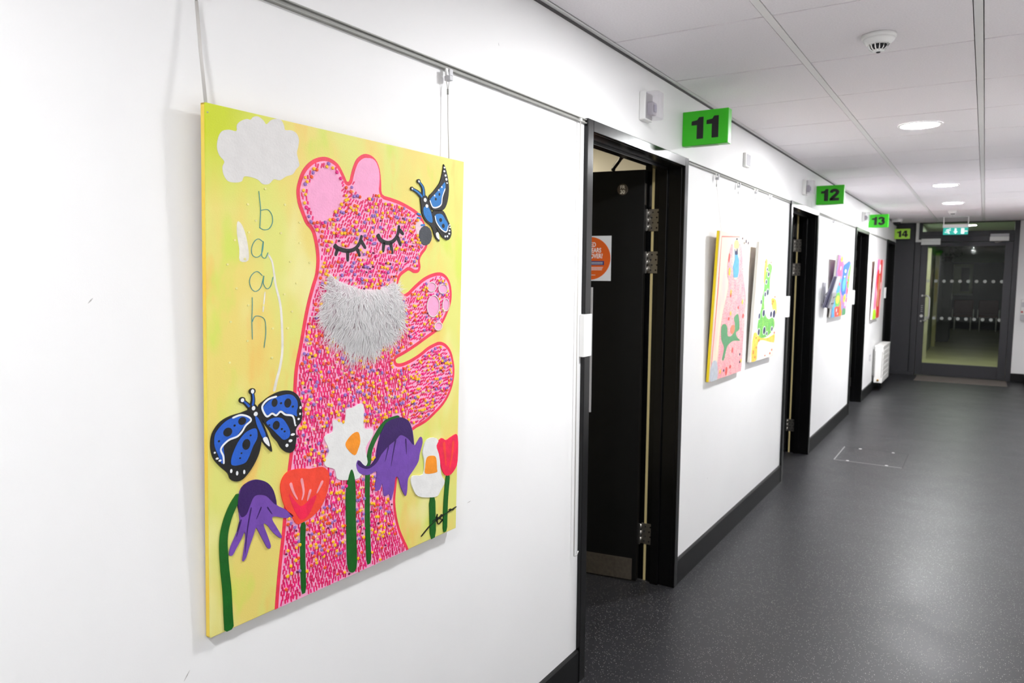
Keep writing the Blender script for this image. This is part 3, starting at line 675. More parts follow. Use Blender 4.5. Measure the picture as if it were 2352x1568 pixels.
ART_D={
 'green_figure':[('P','leafgreen',0.8,1,[(-28,611),(66,593),(36,519),(43,416),(-72,394),(-23,297),(77,256),(204,263),(257,209),(177,165),(39,141),(-112,146),(-179,198),(-176,257),(-121,343),(-130,394),(-97,444),(-96,516),(-65,574)])],
 'yellow_patch':[('P','yellowp',0.6,1,[(-259,180),(-83,144),(103,133),(298,150),(284,93),(-124,128),(-140,11),(-262,2)]),
  ('P','yellowp',0.5,1,[(112,385),(245,377),(286,289),(194,307)]),
  ('P','yellowp',0.5,1,[(-118,628),(-67,630),(-59,546),(-104,480),(-130,543)])],
 'blue_wash':[('P','palewash',0.5,1,[(41,707),(128,705),(87,638),(-26,629)])],
 'eggs':[('D','white',1.4,[(-58,573,23.2,14.4),(-14,543,29.7,19.0),(-57,495,26.3,17.6),(-2,429,33.1,24.1),(-62,416,29.4,19.3),(-145,369,25.6,19.1),(-62,298,35.6,25.9),(-166,282,28.4,22.4),(134,287,35.6,24.0),(216,287,43.5,31.0),(-13,186,36.8,28.4),(-148,182,31.8,24.5),(188,188,30.1,19.9),(59,163,25.4,16.2)]),
  ('D','navy',1.9,[(-58,573,14.5,10.1),(-14,543,20.8,14.6),(-57,495,17.5,13.2),(-2,429,24.1,19.6),(-62,416,20.6,14.9),(-145,369,17.0,14.7),(-62,298,26.7,21.3),(-166,282,19.9,17.9),(134,287,25.9,19.2),(216,287,33.5,26.1),(-13,186,27.6,23.7),(-148,182,23.1,19.9),(188,188,20.0,14.9),(59,163,15.8,11.3)])],
 'spots':[('D','orangered',1.4,[(-116,617,14.1,7.0),(164,370,16.3,7.9),(145,354,12.9,6.3),(-124,128,14.7,9.3),(-198,147,11.3,6.9),(-239,61,11.2,12.3),(-191,27,11.5,7.8),(269,160,13.8,7.6),(103,704,9.3,3.6),(30,620,12.0,5.8),(206,400,13.2,6.4),(237,47,13.8,6.9),(191,26,13.6,6.9),(63,20,12.9,5.0),(-173,86,11.5,7.0)])],
}
ART_F={
 'sky_blue_side':[('P','lightblue',0.5,0,[(-289,379),(-290,253),(-348,154),(-432,155),(-402,2),(-235,-2),(-227,152),(-80,273),(-78,381)])],
 'pink_figure':[('P','hotpink',0.7,1,[(-332,503),(-304,379),(-102,364),(-117,446),(-86,509),(-246,550)])],
 'pink_top':[('P','pinkdot',0.6,1,[(-261,576),(400,573),(400,537),(26,494),(-229,523)])],
 'blue_figure':[('P','midblue',1.0,1,[(-67,475),(117,519),(290,535),(315,488),(210,417),(206,361),(268,251),(196,198),(20,215),(-67,305),(-45,381)]),
  ('D','lightblue',1.5,[(100,305,94.9,69.0)]),
  ('D','white',1.6,[(94,435,48.4,16.8),(83,382,44.5,7.6)])],
 'green_right':[('P','leafgreen',0.8,1,[(348,495),(416,508),(408,385),(415,272),(320,283),(282,384)])],
 'green_flower':[('P','leafgreen',1.0,1,[(-267,218),(-136,232),(-53,200),(-22,123),(-130,95),(-263,113),(-316,173)]),
  ('D','yellowp',1.5,[(-172,163,93.9,38.7)])],
 'yellow_flower':[('D','yellowp',1.3,[(228,171,74.9,42.8),(-206,540,52.9,26.0)]),
  ('D','orange',1.7,[(228,171,30.7,18.4),(-206,540,19.8,9.1)])],
 'orange_stems':[('P','orange',1.1,1,[(-15,138),(33,137),(89,70),(153,44),(134,-6),(22,-2),(1,58)])],
 'coral_base':[('P','coralred',0.9,1,[(-266,93),(-17,88),(-10,-1),(-205,-3),(-265,45)])],
 'green_base':[('P','doggreen',0.9,1,[(204,68),(377,58),(401,4),(211,-1)])],
 'spots':[('D','coralred',1.6,[(324,373,32.3,12.9),(298,322,35.4,16.6),(365,234,31.8,25.0),(375,153,28.0,24.6),(-167,310,32.1,18.5),(-221,347,31.9,12.4)]),
  ('D','white',1.6,[(80,553,31.6,19.9),(-50,564,20.6,13.2),(240,557,25.4,16.1),(-171,62,21.5,17.4),(-88,26,21.8,11.6),(313,112,27.5,24.3),(-206,456,26.1,19.1)])],
}
ART_G={
 'red_figure':[('P','redpaint',0.8,1,[(-2,754),(204,751),(237,619),(290,383),(247,200),(271,11),(0,12),(-31,115),(-134,190),(-64,317),(-212,419),(-268,560),(-186,617),(-35,661)])],
 'pink_side':[('P','hotpink',0.6,1,[(-297,753),(-91,753),(-145,645),(-251,532),(-211,320),(-176,163),(-303,139),(-326,322),(-325,560)])],
 'tan_streak':[('P','tan',1.2,1,[(-29,553),(105,531),(117,313),(146,166),(-32,165),(-42,280),(-36,417)])],
 'white_streak':[('D','white',1.4,[(8,639,60.2,63.1),(204,421,31.2,52.1)])],
 'lime_corner':[('P','lime',1.2,1,[(-347,120),(-116,111),(-44,7),(-324,2),(-374,51)])],
 'yellow_edge':[('P','palelime',0.6,1,[(395,620),(441,620),(436,97),(415,8),(364,10),(353,382)])],
}

# ------------------------------------------------------------------ paintings
PC = dict(cloud=(220, 218, 216), red=(240, 52, 84), pink=(250, 172, 208), earpink=(246, 166, 206), dash=(226, 22, 98), dash2=(240, 20, 120), black=(14, 14, 16), nose=(62, 66, 74),
 muzzle=(236, 206, 216), teal=(74, 150, 148), drip=(232, 228, 216), sequin=(236, 228, 150), white=(240, 242, 244), blue=(24, 92, 200), blue2=(22, 120, 196),
 green=(6, 96, 18), purple=(116, 72, 172), dpurple=(52, 14, 94), tulip=(252, 72, 48), tulip2=(246, 28, 78), tulipl=(250, 160, 170), petal=(232, 232, 230), orange=(250, 150, 28),
 pinkline=(238, 130, 120), pinkdot=(246, 160, 168), lightblue=(96, 180, 226), navy=(22, 28, 84), paleyellow=(250, 232, 140), doggreen=(92, 160, 110), coral=(244, 144, 110), greyblue=(200, 206, 214),
 coralred=(236, 84, 72), yellowp=(248, 206, 60), leafgreen=(92, 186, 84), palewash=(206, 230, 240), orangered=(222, 110, 50), hotpink=(240, 110, 160), midblue=(64, 120, 214), redpaint=(222, 60, 56), tan=(206, 150, 110), lime=(176, 232, 40), palelime=(226, 240, 190))
def speckled(name, a, b, c):
    M = mat(name, a, .5, vscale=14, rgb2=b, stretch=(1.5, .8, 1)); nt = M.node_tree
    if nt.nodes.get('speck'): return M
    ramp = [n for n in nt.nodes if n.type == 'VALTORGB'][0]; bs = nt.nodes['Principled BSDF']
    tc = [n for n in nt.nodes if n.type == 'TEX_COORD'][0]
    v = nt.nodes.new('ShaderNodeTexNoise'); v.name = 'speck'; v.inputs['Scale'].default_value = 130; nt.links.new(tc.outputs['Object'], v.inputs['Vector'])
    r = nt.nodes.new('ShaderNodeMapRange'); r.inputs['From Min'].default_value = .52; r.inputs['From Max'].default_value = .66; nt.links.new(v.outputs['Fac'], r.inputs['Value'])
    x = nt.nodes.new('ShaderNodeMix'); x.data_type = 'RGBA'; nt.links.new(r.outputs[0], x.inputs['Factor']); nt.links.new(ramp.outputs[0], x.inputs['A']); x.inputs['B'].default_value = L(*c)
    nt.links.new(x.outputs['Result'], bs.inputs['Base Color']); return M
def paint(k):
    if k == 'pinkdot': return speckled('paint_pinkdot', (250, 206, 200), (246, 168, 180), (236, 110, 120))
    if k == 'leafgreen': return speckled('paint_leafgreen', (96, 196, 90), (150, 210, 90), (40, 140, 60))
    if k == 'yellowp': return speckled('paint_yellowp', (252, 226, 110), (250, 208, 60), (240, 160, 50))
    return paint0(k)
def paint0(k): return mat('paint_'+k, PC[k], .45 if k not in ('petal', 'cloud', 'white') else .55, var=.03 if k in ('black', 'white', 'cloud', 'petal', 'earpink', 'pink') else .08, vscale=40, bump=.25, bscale=220)
def add_shapes(mb, shapes, W, Hh, clip=True):
    mm = .001
    def cl(p): return (min(max(p[0], -W*500), W*500)*mm, min(max(p[1], 0), Hh*1000)*mm)
    for s in shapes:
        if s[0] == 'P':
            q = smooth_pts(s[4], 3) if s[3] else s[4]
            mb.prism([cl(p) for p in q], 0, s[2]*mm, paint(s[1]))
        elif s[0] == 'S':
            Lf, Rt = ribbon(s[5], s[3], s[4]); k = mb.slot(paint(s[1])); n = len(mb.v); N = len(Lf); h = s[2]*mm
            for a, b in zip(Lf, Rt):
                a, b = cl(a), cl(b); mb.v += [(a[0], a[1], h), (b[0], b[1], h), (a[0], a[1], 0), (b[0], b[1], 0)]
            for i in range(N-1):
                o = n+4*i; mb.face([o, o+1, o+5, o+4], k); mb.face([o+2, o, o+4, o+6], k); mb.face([o+1, o+3, o+7, o+5], k)
            mb.face([n, n+2, n+3, n+1], k); o = n+4*(N-1); mb.face([o+1, o+3, o+2, o], k)
        else:
            for (u, v, a, b) in s[3]:
                mb.prism([cl((u+a*math.cos(2*math.pi*i/14), v+b*math.sin(2*math.pi*i/14))) for i in range(14)], 0, s[2]*mm, paint(s[1]))
def hang(name, FR, depth, side_m, front_m, label, cat='painting'):
    W, Hh, o, U, V = FR
    t = empty(name); t.matrix_world = frame(o, U, V)
    cv = MB().box(-W/2, W/2, 0, Hh, -.004, 0, front_m)
    cvs = cv.build('canvas', t, .0015)
    e = MB()
    for b_ in ((-W/2, -W/2+.004, 0, Hh), (W/2-.004, W/2, 0, Hh), (-W/2, W/2, 0, .004), (-W/2, W/2, Hh-.004, Hh)): e.box(*b_, -depth, -.004, side_m)
    e.build('canvas_edge', t, .001)
    w = MB()
    for b_ in ((-W/2+.004, -W/2+.035, .004, Hh-.004), (W/2-.035, W/2-.004, .004, Hh-.004), (-W/2+.035, W/2-.035, .004, .035), (-W/2+.035, W/2-.035, Hh-.035, Hh-.004)): w.box(*b_, -depth, -.005, wood_m)
    w.build('stretcher', t)
    return tag(t, label, cat), W, Hh
def art_parts(t, art, W, Hh):
    for nm, sh in art.items():
        base = nm.rstrip('0123456789')
        if base in ('spots', 'sequins'):                 # specks only a few pixels wide
            mb = MB(); add_shapes(mb, sh, W, Hh); tag(mb.build(base, t, fix=False), kind='stuff'); continue
        if base == 'eggs':
            for a, b in zip(sh[0][3], sh[1][3]):
                mb = MB(); add_shapes(mb, [sh[0][:3]+([a],), sh[1][:3]+([b],)], W, Hh); mb.build('egg', t, fix=False)
            continue
        if base in ('yellow_patch', 'yellow_flower', 'white_streak', 'paw_pads', 'white_drips'):
            one = {'paw_pads': 'paw_pad', 'white_drips': 'white_drip'}.get(base, base)
            if base == 'yellow_flower':
                sets = [[sh[0][:3]+([a],), sh[1][:3]+([b],)] for a, b in zip(sh[0][3], sh[1][3])]
            else:
                sets = []
                for q in sh: sets += [[q[:3]+([d],)] for d in q[3]] if q[0] == 'D' else [[q]]
            for q in sets: mb = MB(); add_shapes(mb, q, W, Hh); mb.build(one, t, fix=False)
            continue
        sub = []
        if base in ('butterfly', 'bell_flower', 'tulip', 'daisy'):
            key = {'green': 'stem', 'orange': 'flower_centre', 'dpurple': 'dark_shading', 'tulipl': 'pale_streaks', 'white': 'white_spots', 'blue': 'wing_patch', 'blue2': 'wing_patch'}
            sub = [q for q in sh if q[1] in key]; sh = [q for q in sh if q[1] not in key]
            if base == 'butterfly': sub += [q for q in sh if q[0] == 'D']; sh = [q for q in sh if q[0] != 'D']
        mb = MB(); add_shapes(mb, sh, W, Hh)
        o = mb.build(base, t, fix=False)
        for nm2 in ('stem', 'flower_centre', 'dark_shading', 'pale_streaks', 'white_spots', 'wing_patch', 'black_spots'):
            qs = [q for q in sub if key.get(q[1], 'black_spots') == nm2]
            if not qs: continue
            if nm2 in ('wing_patch', 'stem', 'flower_centre'):
                for q in qs: mb = MB(); add_shapes(mb, [q], W, Hh); mb.build(nm2, o, fix=False)
            else:
                mb = MB(); add_shapes(mb, qs, W, Hh); tag(mb.build(nm2, o, fix=False), kind='stuff')
        if base in ('stitched_letters', 'signature'): tag(o, kind='stuff')

def yellow_ground():
    M = bpy.data.materials.new('yellow_ground'); M.use_nodes = True
    nt = M.node_tree; b = nt.nodes['Principled BSDF']; b.inputs['Roughness'].default_value = .5
    tc = nt.nodes.new('ShaderNodeTexCoord')
    def noise(sc, st, det=3, off=0.0):
        mp = nt.nodes.new('ShaderNodeMapping'); mp.inputs['Scale'].default_value = st; mp.inputs['Location'].default_value = (off, off, 0)
        n = nt.nodes.new('ShaderNodeTexNoise'); n.inputs['Scale'].default_value = sc; n.inputs['Detail'].default_value = det
        nt.links.new(tc.outputs['Object'], mp.inputs[0]); nt.links.new(mp.outputs[0], n.inputs['Vector']); return n
    def ramp(n, p0, p1):
        r = nt.nodes.new('ShaderNodeMapRange'); r.inputs['From Min'].default_value = p0; r.inputs['From Max'].default_value = p1; r.interpolation_type = 'SMOOTHSTEP'
        nt.links.new(n.outputs['Fac'], r.inputs['Value']); return r
    def mixc(f, a, c):
        x = nt.nodes.new('ShaderNodeMix'); x.data_type = 'RGBA'; nt.links.new(f.outputs[0], x.inputs['Factor'])
        if hasattr(a, 'outputs'): nt.links.new(a.outputs['Result'], x.inputs['A'])
        else: x.inputs['A'].default_value = a
        x.inputs['B'].default_value = c; return x
    c1 = mixc(ramp(noise(5, (1.6, .6, 1)), .42, .6), L(226, 226, 122), L(236, 216, 116))
    c2 = mixc(ramp(noise(5, (2.2, .8, 1), 4, 7.3), .55, .68), c1, L(240, 202, 104))
    c3 = mixc(ramp(noise(4, (2, 1, 1), 4, 3.1), .56, .7), c2, L(214, 226, 96))
    c4 = mixc(ramp(noise(3, (1.5, .8, 1), 3, 11.7), .56, .72), c3, L(240, 234, 160))
    # a lime corner at the top left and a warmer foot, as brushed on
    sx = nt.nodes.new('ShaderNodeSeparateXYZ'); nt.links.new(tc.outputs['Object'], sx.inputs[0])
    def rng(sock, a, b_):
        r = nt.nodes.new('ShaderNodeMapRange'); r.inputs['From Min'].default_value = a; r.inputs['From Max'].default_value = b_; nt.links.new(sock, r.inputs['Value']); return r
    f1 = nt.nodes.new('ShaderNodeMath'); f1.operation = 'MULTIPLY'
    nt.links.new(rng(sx.outputs['X'], -.18, -.34).outputs[0], f1.inputs[0]); nt.links.new(rng(sx.outputs['Y'], .80, .93).outputs[0], f1.inputs[1])
    c5 = mixc(f1, c4, L(204, 216, 30))
    nt.links.new(c5.outputs['Result'], b.inputs['Base Color'])
    n = noise(420, (1, 1, 1)); bp = nt.nodes.new('ShaderNodeBump'); bp.inputs['Strength'].default_value = .3; bp.inputs['Distance'].default_value = .001
    nt.links.new(n.outputs['Fac'], bp.inputs['Height']); nt.links.new(bp.outputs[0], b.inputs['Normal'])
    return M
def pip(x, y, poly):
    r = False; j = len(poly)-1
    for i in range(len(poly)):
        xi, yi = poly[i]; xj, yj = poly[j]
        if (yi > y) != (yj > y) and x < (xj-xi)*(y-yi)/(yj-yi)+xi: r = not r
        j = i
    return r
def segd(px, py, a, b):
    dx, dy = b[0]-a[0], b[1]-a[1]; l = dx*dx+dy*dy; t = 0 if l == 0 else max(0, min(1, ((px-a[0])*dx+(py-a[1])*dy)/l))
    return math.hypot(px-a[0]-dx*t, py-a[1]-dy*t)
def edged(px, py, poly): return min(segd(px, py, poly[i-1], poly[i]) for i in range(len(poly)))

side_y = mat('canvas_side_yellow', (240, 222, 96), .5, vscale=5, rgb2=(250, 206, 66))
ta, W, Hh = hang('bear_painting', FR_A, .014, side_y, yellow_ground(), 'large yellow canvas painting of a pink speckled bear with white fur collar')
bear = smooth_pts(BEAR, 3)
# inner edge of the red outline
def inset(p, d):
    N = len(p); ar = sum(p[i][0]*p[(i+1) % N][1]-p[(i+1) % N][0]*p[i][1] for i in range(N)); s = 1 if ar > 0 else -1; out = []
    for i in range(N):
        a, b = p[i-2], p[(i+2) % N]; dx, dy = b[0]-a[0], b[1]-a[1]; l = math.hypot(dx, dy) or 1
        out.append((p[i][0]-dy/l*d*s, p[i][1]+dx/l*d*s))
    return out
def clip0(p):
    out = []
    for i in range(len(p)):
        a, b = p[i-1], p[i]
        if (a[1] >= 0) != (b[1] >= 0): t_ = a[1]/(a[1]-b[1]); out.append((a[0]+(b[0]-a[0])*t_, 0.0))
        if b[1] >= 0: out.append(b)
    return out
mb = MB(); mb.prism([(p[0]*.001, p[1]*.001) for p in clip0(bear)], 0, .0005, paint('red')); mb.build('bear_outline', ta, fix=False)
inn = inset(bear, 8.5)
inn = clip0(inn)
mb = MB(); mb.prism([(p[0]*.001, max(p[1], 0)*.001) for p in inn], 0, .0008, paint('pink')); mb.build('bear_body', ta, fix=False)
art_parts(ta, ART_A, W, Hh)
# places the dashes and beads keep clear of
block = []
for nm in ('ear', 'ear2', 'bell_flower', 'bell_flower2', 'tulip', 'daisy', 'butterfly', 'butterfly2', 'eyelashes', 'eyelashes2', 'nose', 'muzzle', 'paw_pads'):
    for s in ART_A[nm]:
        if s[0] == 'P': block.append(('P', smooth_pts(s[4], 2) if s[3] else s[4]))
        elif s[0] == 'S': block.append(('S', s[5], max(s[3], s[4])/2))
        else: block += [('D', q) for q in s[3]]
furp = smooth_pts(FUR, 3)
def free(u, v, mar):
    for b in block:
        if b[0] == 'P':
            if pip(u, v, b[1]) or edged(u, v, b[1]) < mar: return False
        elif b[0] == 'S':
            if min(segd(u, v, b[1][i], b[1][i+1]) for i in range(len(b[1])-1)) < b[2]+mar: return False
        elif ((u-b[1][0])/(b[1][2]+mar))**2+((v-b[1][1])/(b[1][3]+mar))**2 < 1: return False
    return True
rnd = random.Random(3)
us = [p[0] for p in inn]; vsx = [p[1] for p in inn]
dm = MB(); bdm = MB(); cells = []
BEADC = [mat('bead_'+n, c, .3, coat=.3) for n, c in (('yellow', (255, 196, 20)), ('orange', (240, 86, 30)), ('lilac', (150, 112, 196)), ('magenta', (240, 30, 140)), ('clear', (250, 214, 150)), ('maroon', (110, 10, 70)))]
DASHC = [paint('dash'), paint('dash2')]
def ang(u, v):
    if v > 600: return math.radians(58 + 20*math.sin(u*.02))+math.pi/2*(.35 if u < -60 else .0)
    if u > 205 and v > 560: return math.radians(40)
    if u > 175: return math.radians(25)
    return math.radians(90+rnd.uniform(-6, 6))
v = 8.0; row = 0
while v < 962:
    u = min(us) + (row % 2)*4.1
    while u < max(us):
        pu, pv = u+rnd.uniform(-1.6, 1.6), v+rnd.uniform(-2.5, 2.5)
        if pip(pu, pv, inn) and edged(pu, pv, inn) > (3.0 if pv > 12 else 0) and not pip(pu, pv, furp) and free(pu, pv, 2.4):
            bead = rnd.random() < (.40 if v > 60 else .08)
            if bead:
                c = rnd.choices(range(6), (34, 18, 20, 14, 8, 6))[0]; r = (3.7 if c < 4 else 2.5)*rnd.uniform(.85, 1.1)*.001; k = bdm.slot(BEADC[c]); n = len(bdm.v); a0 = rnd.uniform(0, 1)
                tx, ty = rnd.uniform(-.0008, .0008), rnd.uniform(-.0008, .0008)
                for h, rr in ((.0008, .9), (.0014, 1.0), (.0034, 1.0), (.0040, .75)):
                    for q in range(7):
                        a = a0+2*math.pi*q/7; bdm.v.append((pu*.001+tx*(h > .003)+r*rr*math.cos(a), pv*.001+ty*(h > .003)+r*rr*math.sin(a), h))
                for j in range(3):
                    for q in range(7): z = (q+1) % 7; bdm.face([n+7*j+q, n+7*j+z, n+7*j+7+z, n+7*j+7+q], k, True)
                bdm.face([n+21+q for q in range(7)], k)
            else:
                a = ang(pu, pv)+rnd.uniform(-.15, .15); l = rnd.uniform(5, 8)*.001*(.72 if pv > 600 or pu > 175 else 1); w = rnd.uniform(1.6, 2.3)*.001; ca, sa = math.cos(a), math.sin(a)
                k = dm.slot(DASHC[rnd.random() < .3]); n = len(dm.v)
                pts = [(-l, -w*.6), (-l*.6, -w), (l*.7, -w), (l, -w*.2), (l*.8, w), (-l*.7, w*.9)]
                for h in (.0008, .0013):
                    dm.v += [(pu*.001+x*ca-y_*sa, pv*.001+x*sa+y_*ca, h) for x, y_ in pts]
                dm.face([n+6+q for q in range(6)], k)
                for q in range(6): z = (q+1) % 6; dm.face([n+q, n+z, n+6+z, n+6+q], k)
        u += 7.9
    v += 9.0; row += 1
tag(dm.build('paint_dashes', ta, fix=False), kind='stuff'); tag(bdm.build('beads', ta, fix=False), kind='stuff')
# pearl rings round the paw pads
pr = MB(); pearl = mat('bead_pearl', (244, 226, 226), .25, coat=.4)
for (u, v_, a, b_) in ART_A['paw_pads'][0][3]:
    nq = max(14, int((a+b_)*1.25))
    for q in range(nq):
        an = 2*math.pi*q/nq; pr.lathe([(.0012, .0016), (.0019, .0026), (.0011, .0036)], pearl, (u+(a+1.5)*math.cos(an))*.001, (v_+(b_+1.5)*math.sin(an))*.001, 0, 6)
tag(pr.build('pearl_beads', ta, fix=False), kind='stuff')
# fur collar: padded base and long white pile
fur_m = mat('white_fur', (250, 249, 249), .6)
_nt = fur_m.node_tree; _tr = _nt.nodes.new('ShaderNodeBsdfTranslucent'); _tr.inputs[0].default_value = (.95, .945, .945, 1)
_mx = _nt.nodes.new('ShaderNodeMixShader'); _mx.inputs[0].default_value = .5
_nt.links.new(_nt.nodes['Principled BSDF'].outputs[0], _mx.inputs[1]); _nt.links.new(_tr.outputs[0], _mx.inputs[2]); _nt.links.new(_mx.outputs[0], _nt.nodes['Material Output'].inputs[0])
cu, cv_ = sum(p[0] for p in furp)/len(furp), sum(p[1] for p in furp)/len(furp)
fb = MB(); k = fb.slot(fur_m); N = len(furp); lev = ((1, .0008), (.9, .003), (.75, .006), (.5, .0082), (.25, .009), (0.02, .0092))
for s_, h in lev: fb.v += [((cu+(p[0]-cu)*s_)*.001, (cv_+(p[1]-cv_)*s_)*.001, h) for p in furp]
for j in range(len(lev)-1):
    for i in range(N): z = (i+1) % N; fb.face([j*N+i, j*N+z, (j+1)*N+z, (j+1)*N+i], k, True)
collar = fb.build('fur_collar', ta)
fs = MB(); k = fs.slot(fur_m)
umin, umax = min(p[0] for p in furp), max(p[0] for p in furp); vmin, vmax = min(p[1] for p in furp), max(p[1] for p in furp)
cnt = 0
while cnt < 2300:
    u, v = rnd.uniform(umin, umax), rnd.uniform(vmin, vmax)
    if not pip(u, v, furp): continue
    cnt += 1
    ed = edged(u, v, furp); ex = min(1, ed/40)
    dx, dy = (u-cu)/120, (v-cv_)/100
    tuft = .45*math.sin(u*.09+2*math.sin(v*.045))+.3*math.sin(v*.11+u*.05)
    an = -math.pi/2 + dx*.75 + tuft*.55 + rnd.gauss(0, .2)
    if dy > .25: an = -math.pi/2 + dx*1.5 + tuft*.7 + rnd.gauss(0, .4)
    if dy > .5 and rnd.random() < .35: an = math.pi/2 - dx*.5 + rnd.gauss(0, .6)
    ln = rnd.uniform(24, 50)*((1.45 if tuft > 0 else 1.0) if dy < -.25 else .95)*(1-.25*min(1, abs(dx)))
    if dy > .5: ln *= .55
    base = (lambda e: .0010+.0085*(1-(1-min(1, e/45))**2)); h0 = base(ed)-.001
    bend = rnd.gauss(0, .3); w = rnd.uniform(.7, 1.4); n = len(fs.v); lift = rnd.uniform(.0003, .0035)
    for j, t_ in enumerate((0, .3, .65, 1)):
        a = an+bend*t_; ddx, ddy = math.cos(a), math.sin(a)
        px, py = u+ddx*ln*t_, v+ddy*ln*t_
        hh = base(edged(px, py, furp)) if pip(px, py, furp) else .0018
        hz = max(hh+.0012+lift*math.sin(math.pi*t_*.9), h0)
        ww = w*(1-t_)**.6 if t_ < 1 else .08; sx_, sy_ = -ddy*ww*.001, ddx*ww*.001
        fs.v += [(px*.001+sx_, py*.001+sy_, hz), (px*.001-sx_, py*.001-sy_, hz), (px*.001, py*.001, hz+.0003*ww)]
    for j in range(3):
        o = n+3*j
        fs.face([o, o+2, o+5, o+3], k); fs.face([o+2, o+1, o+4, o+5], k); fs.face([o+1, o, o+3, o+4], k)
tag(fs.build('fur_pile', collar, fix=False), kind='stuff')
cord(.846, RAIL-.012, 1.785, .022, 'thick white hanging cord at the left end of the bear painting', thick=.0032)
cord(1.572, RAIL-.012, 1.79, .006, 'thin hanging wire at the right end of the bear painting')

bg2 = mat('pale_pink_ground', (252, 240, 208), .55, vscale=7, rgb2=(250, 214, 206), bump=.2, bscale=300, stretch=(2, .5, 1))
t, W, Hh = hang('pink_figure_painting', FR_B, .018, mat('canvas_side_bright_yellow', (248, 218, 20), .5), bg2, 'canvas with bright yellow edge, pink figure, blue cat and green dog')
art_parts(t, ART_B, W, Hh)
t, W, Hh = hang('green_figure_painting', FR_D, .018, canvas_m, mat('white_ground', (250, 244, 236), .55, vscale=6, rgb2=(252, 236, 226)), 'white canvas with green figure and dark blue eggs, next to door 12')
art_parts(t, ART_D, W, Hh)
t, W, Hh = hang('blue_figure_painting', FR_F, .022, canvas_m, mat('busy_ground', (232, 104, 140), .55, vscale=16, rgb2=(74, 156, 216), stretch=(2, .6, 1)), 'multicoloured canvas with blue figure and flowers between doors 12 and 13')
art_parts(t, ART_F, W, Hh)
t, W, Hh = hang('red_figure_painting', FR_G, .022, canvas_m, mat('blush_ground', (250, 206, 208), .55, vscale=9, rgb2=(240, 160, 176), stretch=(2, .6, 1)), 'canvas with tall red figure and lime corner between doors 13 and 14')
art_parts(t, ART_G, W, Hh)
cord(3.852, RAIL-.012, 1.73, .036, 'thin hanging wire at the left of the yellow edged canvas')
cord(4.25, RAIL-.012, 1.73, .036, 'thin hanging wire at the right of the yellow edged canvas')
cord(4.62, RAIL-.012, 1.71, .034, 'thin hanging wire at the left of the white green figure canvas')
cord(4.98, RAIL-.012, 1.71, .034, 'thin hanging wire at the right of the white green figure canvas')
cord(7.35, RAIL-.012, 1.70, .046, 'thin hanging wire at the left of the multicoloured canvas')
cord(7.85, RAIL-.012, 1.70, .046, 'thin hanging wire at the right of the multicoloured canvas')
cord(2.318, RAIL-.010, .50, .002, 'long loose white hanging cord beside the frame of door 11', loop=False, thick=.0018)

# ------------------------------------------------------------------ leaflet rack, radiator, switch plate
t = empty('leaflet_rack', (0.001, 7.0, 1.24))
paper = mat('leaflet_grey', (176, 174, 196), .5); paper2 = mat('leaflet_dark', (118, 116, 146), .5); paperw = mat('leaflet_white', (232, 232, 238), .5)
box('back_plate', (0, .008, .03, .17, .03, .22), greypl_m, t, .002)
def tilted(name, y0, y1, x0, x1, zb, zt, th, m):
    mb = MB(); k = mb.slot(m)
    mb.v = [(x0, y0, zb), (x0+th, y0, zb), (x1+th, y0, zt), (x1, y0, zt), (x0, y1, zb), (x0+th, y1, zb), (x1+th, y1, zt), (x1, y1, zt)]
    for q in ((0,1,2,3),(7,6,5,4),(0,4,5,1),(1,5,6,2),(2,6,7,3),(3,7,4,0)): mb.face(list(q), k)
    return mb.build(name, t)
tilted('divider', 0, .2, .010, .090, 0, .272, .006, paper)
tilted('divider', 0, .2, .022, .097, 0, .274, .009, paper2)
tilted('divider', 0, .2, .040, .107, 0, .270, .008, paper2)
tilted('leaflet', .008, .192, .052, .118, .004, .276, .004, paperw)
tilted('pocket', 0, .2, .060, .092, -.004, .13, .003, greypl_m)
tilted('bracket', .08, .12, .004, .05, .10, .16, .03, greypl_m)
for k_, (yy, zz) in enumerate(((.06, .03), (.13, .03), (.06, .085), (.13, .09))): box('pocket_print', (.0695+zz*.25, .0705+zz*.25, yy, yy+.03, zz, zz+.01), ink_m, t)
tag(t, 'grey leaflet holder with sheets fanned outward beside the multicoloured canvas', 'leaflet rack')

t = empty('radiator', (0, 10.85, .1))
rad_m = mat('radiator_enamel', (240, 239, 236), .35)
box('casing', (.03, .13, 0, .80, .02, .49), rad_m, t, .006)
box('top_grille', (.026, .134, -.004, .804, .49, .512), rad_m, t, .004)
for k_ in range(6): box('panel_rib', (.13, .134, .04, .76, .06+k_*.07, .1+k_*.07), rad_m, t, .0015)
box('end_slot', (.036, .04, -.0015, 0.0, .09, .44), darkhole_m, t); box('end_slot', (.118, .122, -.0015, 0.0, .09, .44), darkhole_m, t)
MB().lathe([(.014, 0), (.014, -.01), (.008, -.022)], brass_m, .08, 0, .055, 14, ax=1).build('valve', t)
box('wall_bracket', (0.002, .03, .1, .14, .1, .45), rad_m, t); box('wall_bracket', (0.002, .03, .66, .7, .1, .45), rad_m, t)
box('foot_pipe', (.07, .09, .3, .5, -.1, .02), skirt_m, t)
tag(t, 'white panel radiator with brass valve low on the wall before door 14', 'radiator')
t = empty('switch_plate', (0, 10.55, .43))
box('plate', (0, .009, 0, .086, 0, .086), greypl_m, t, .002); box('rocker', (.009, .012, .03, .056, .025, .06), whitepl_m, t, .001)
tag(t, 'small grey switch plate on the wall left of the radiator', 'switch')

satin2_m = mat('satin_steel', (214, 214, 210), .35, .35)
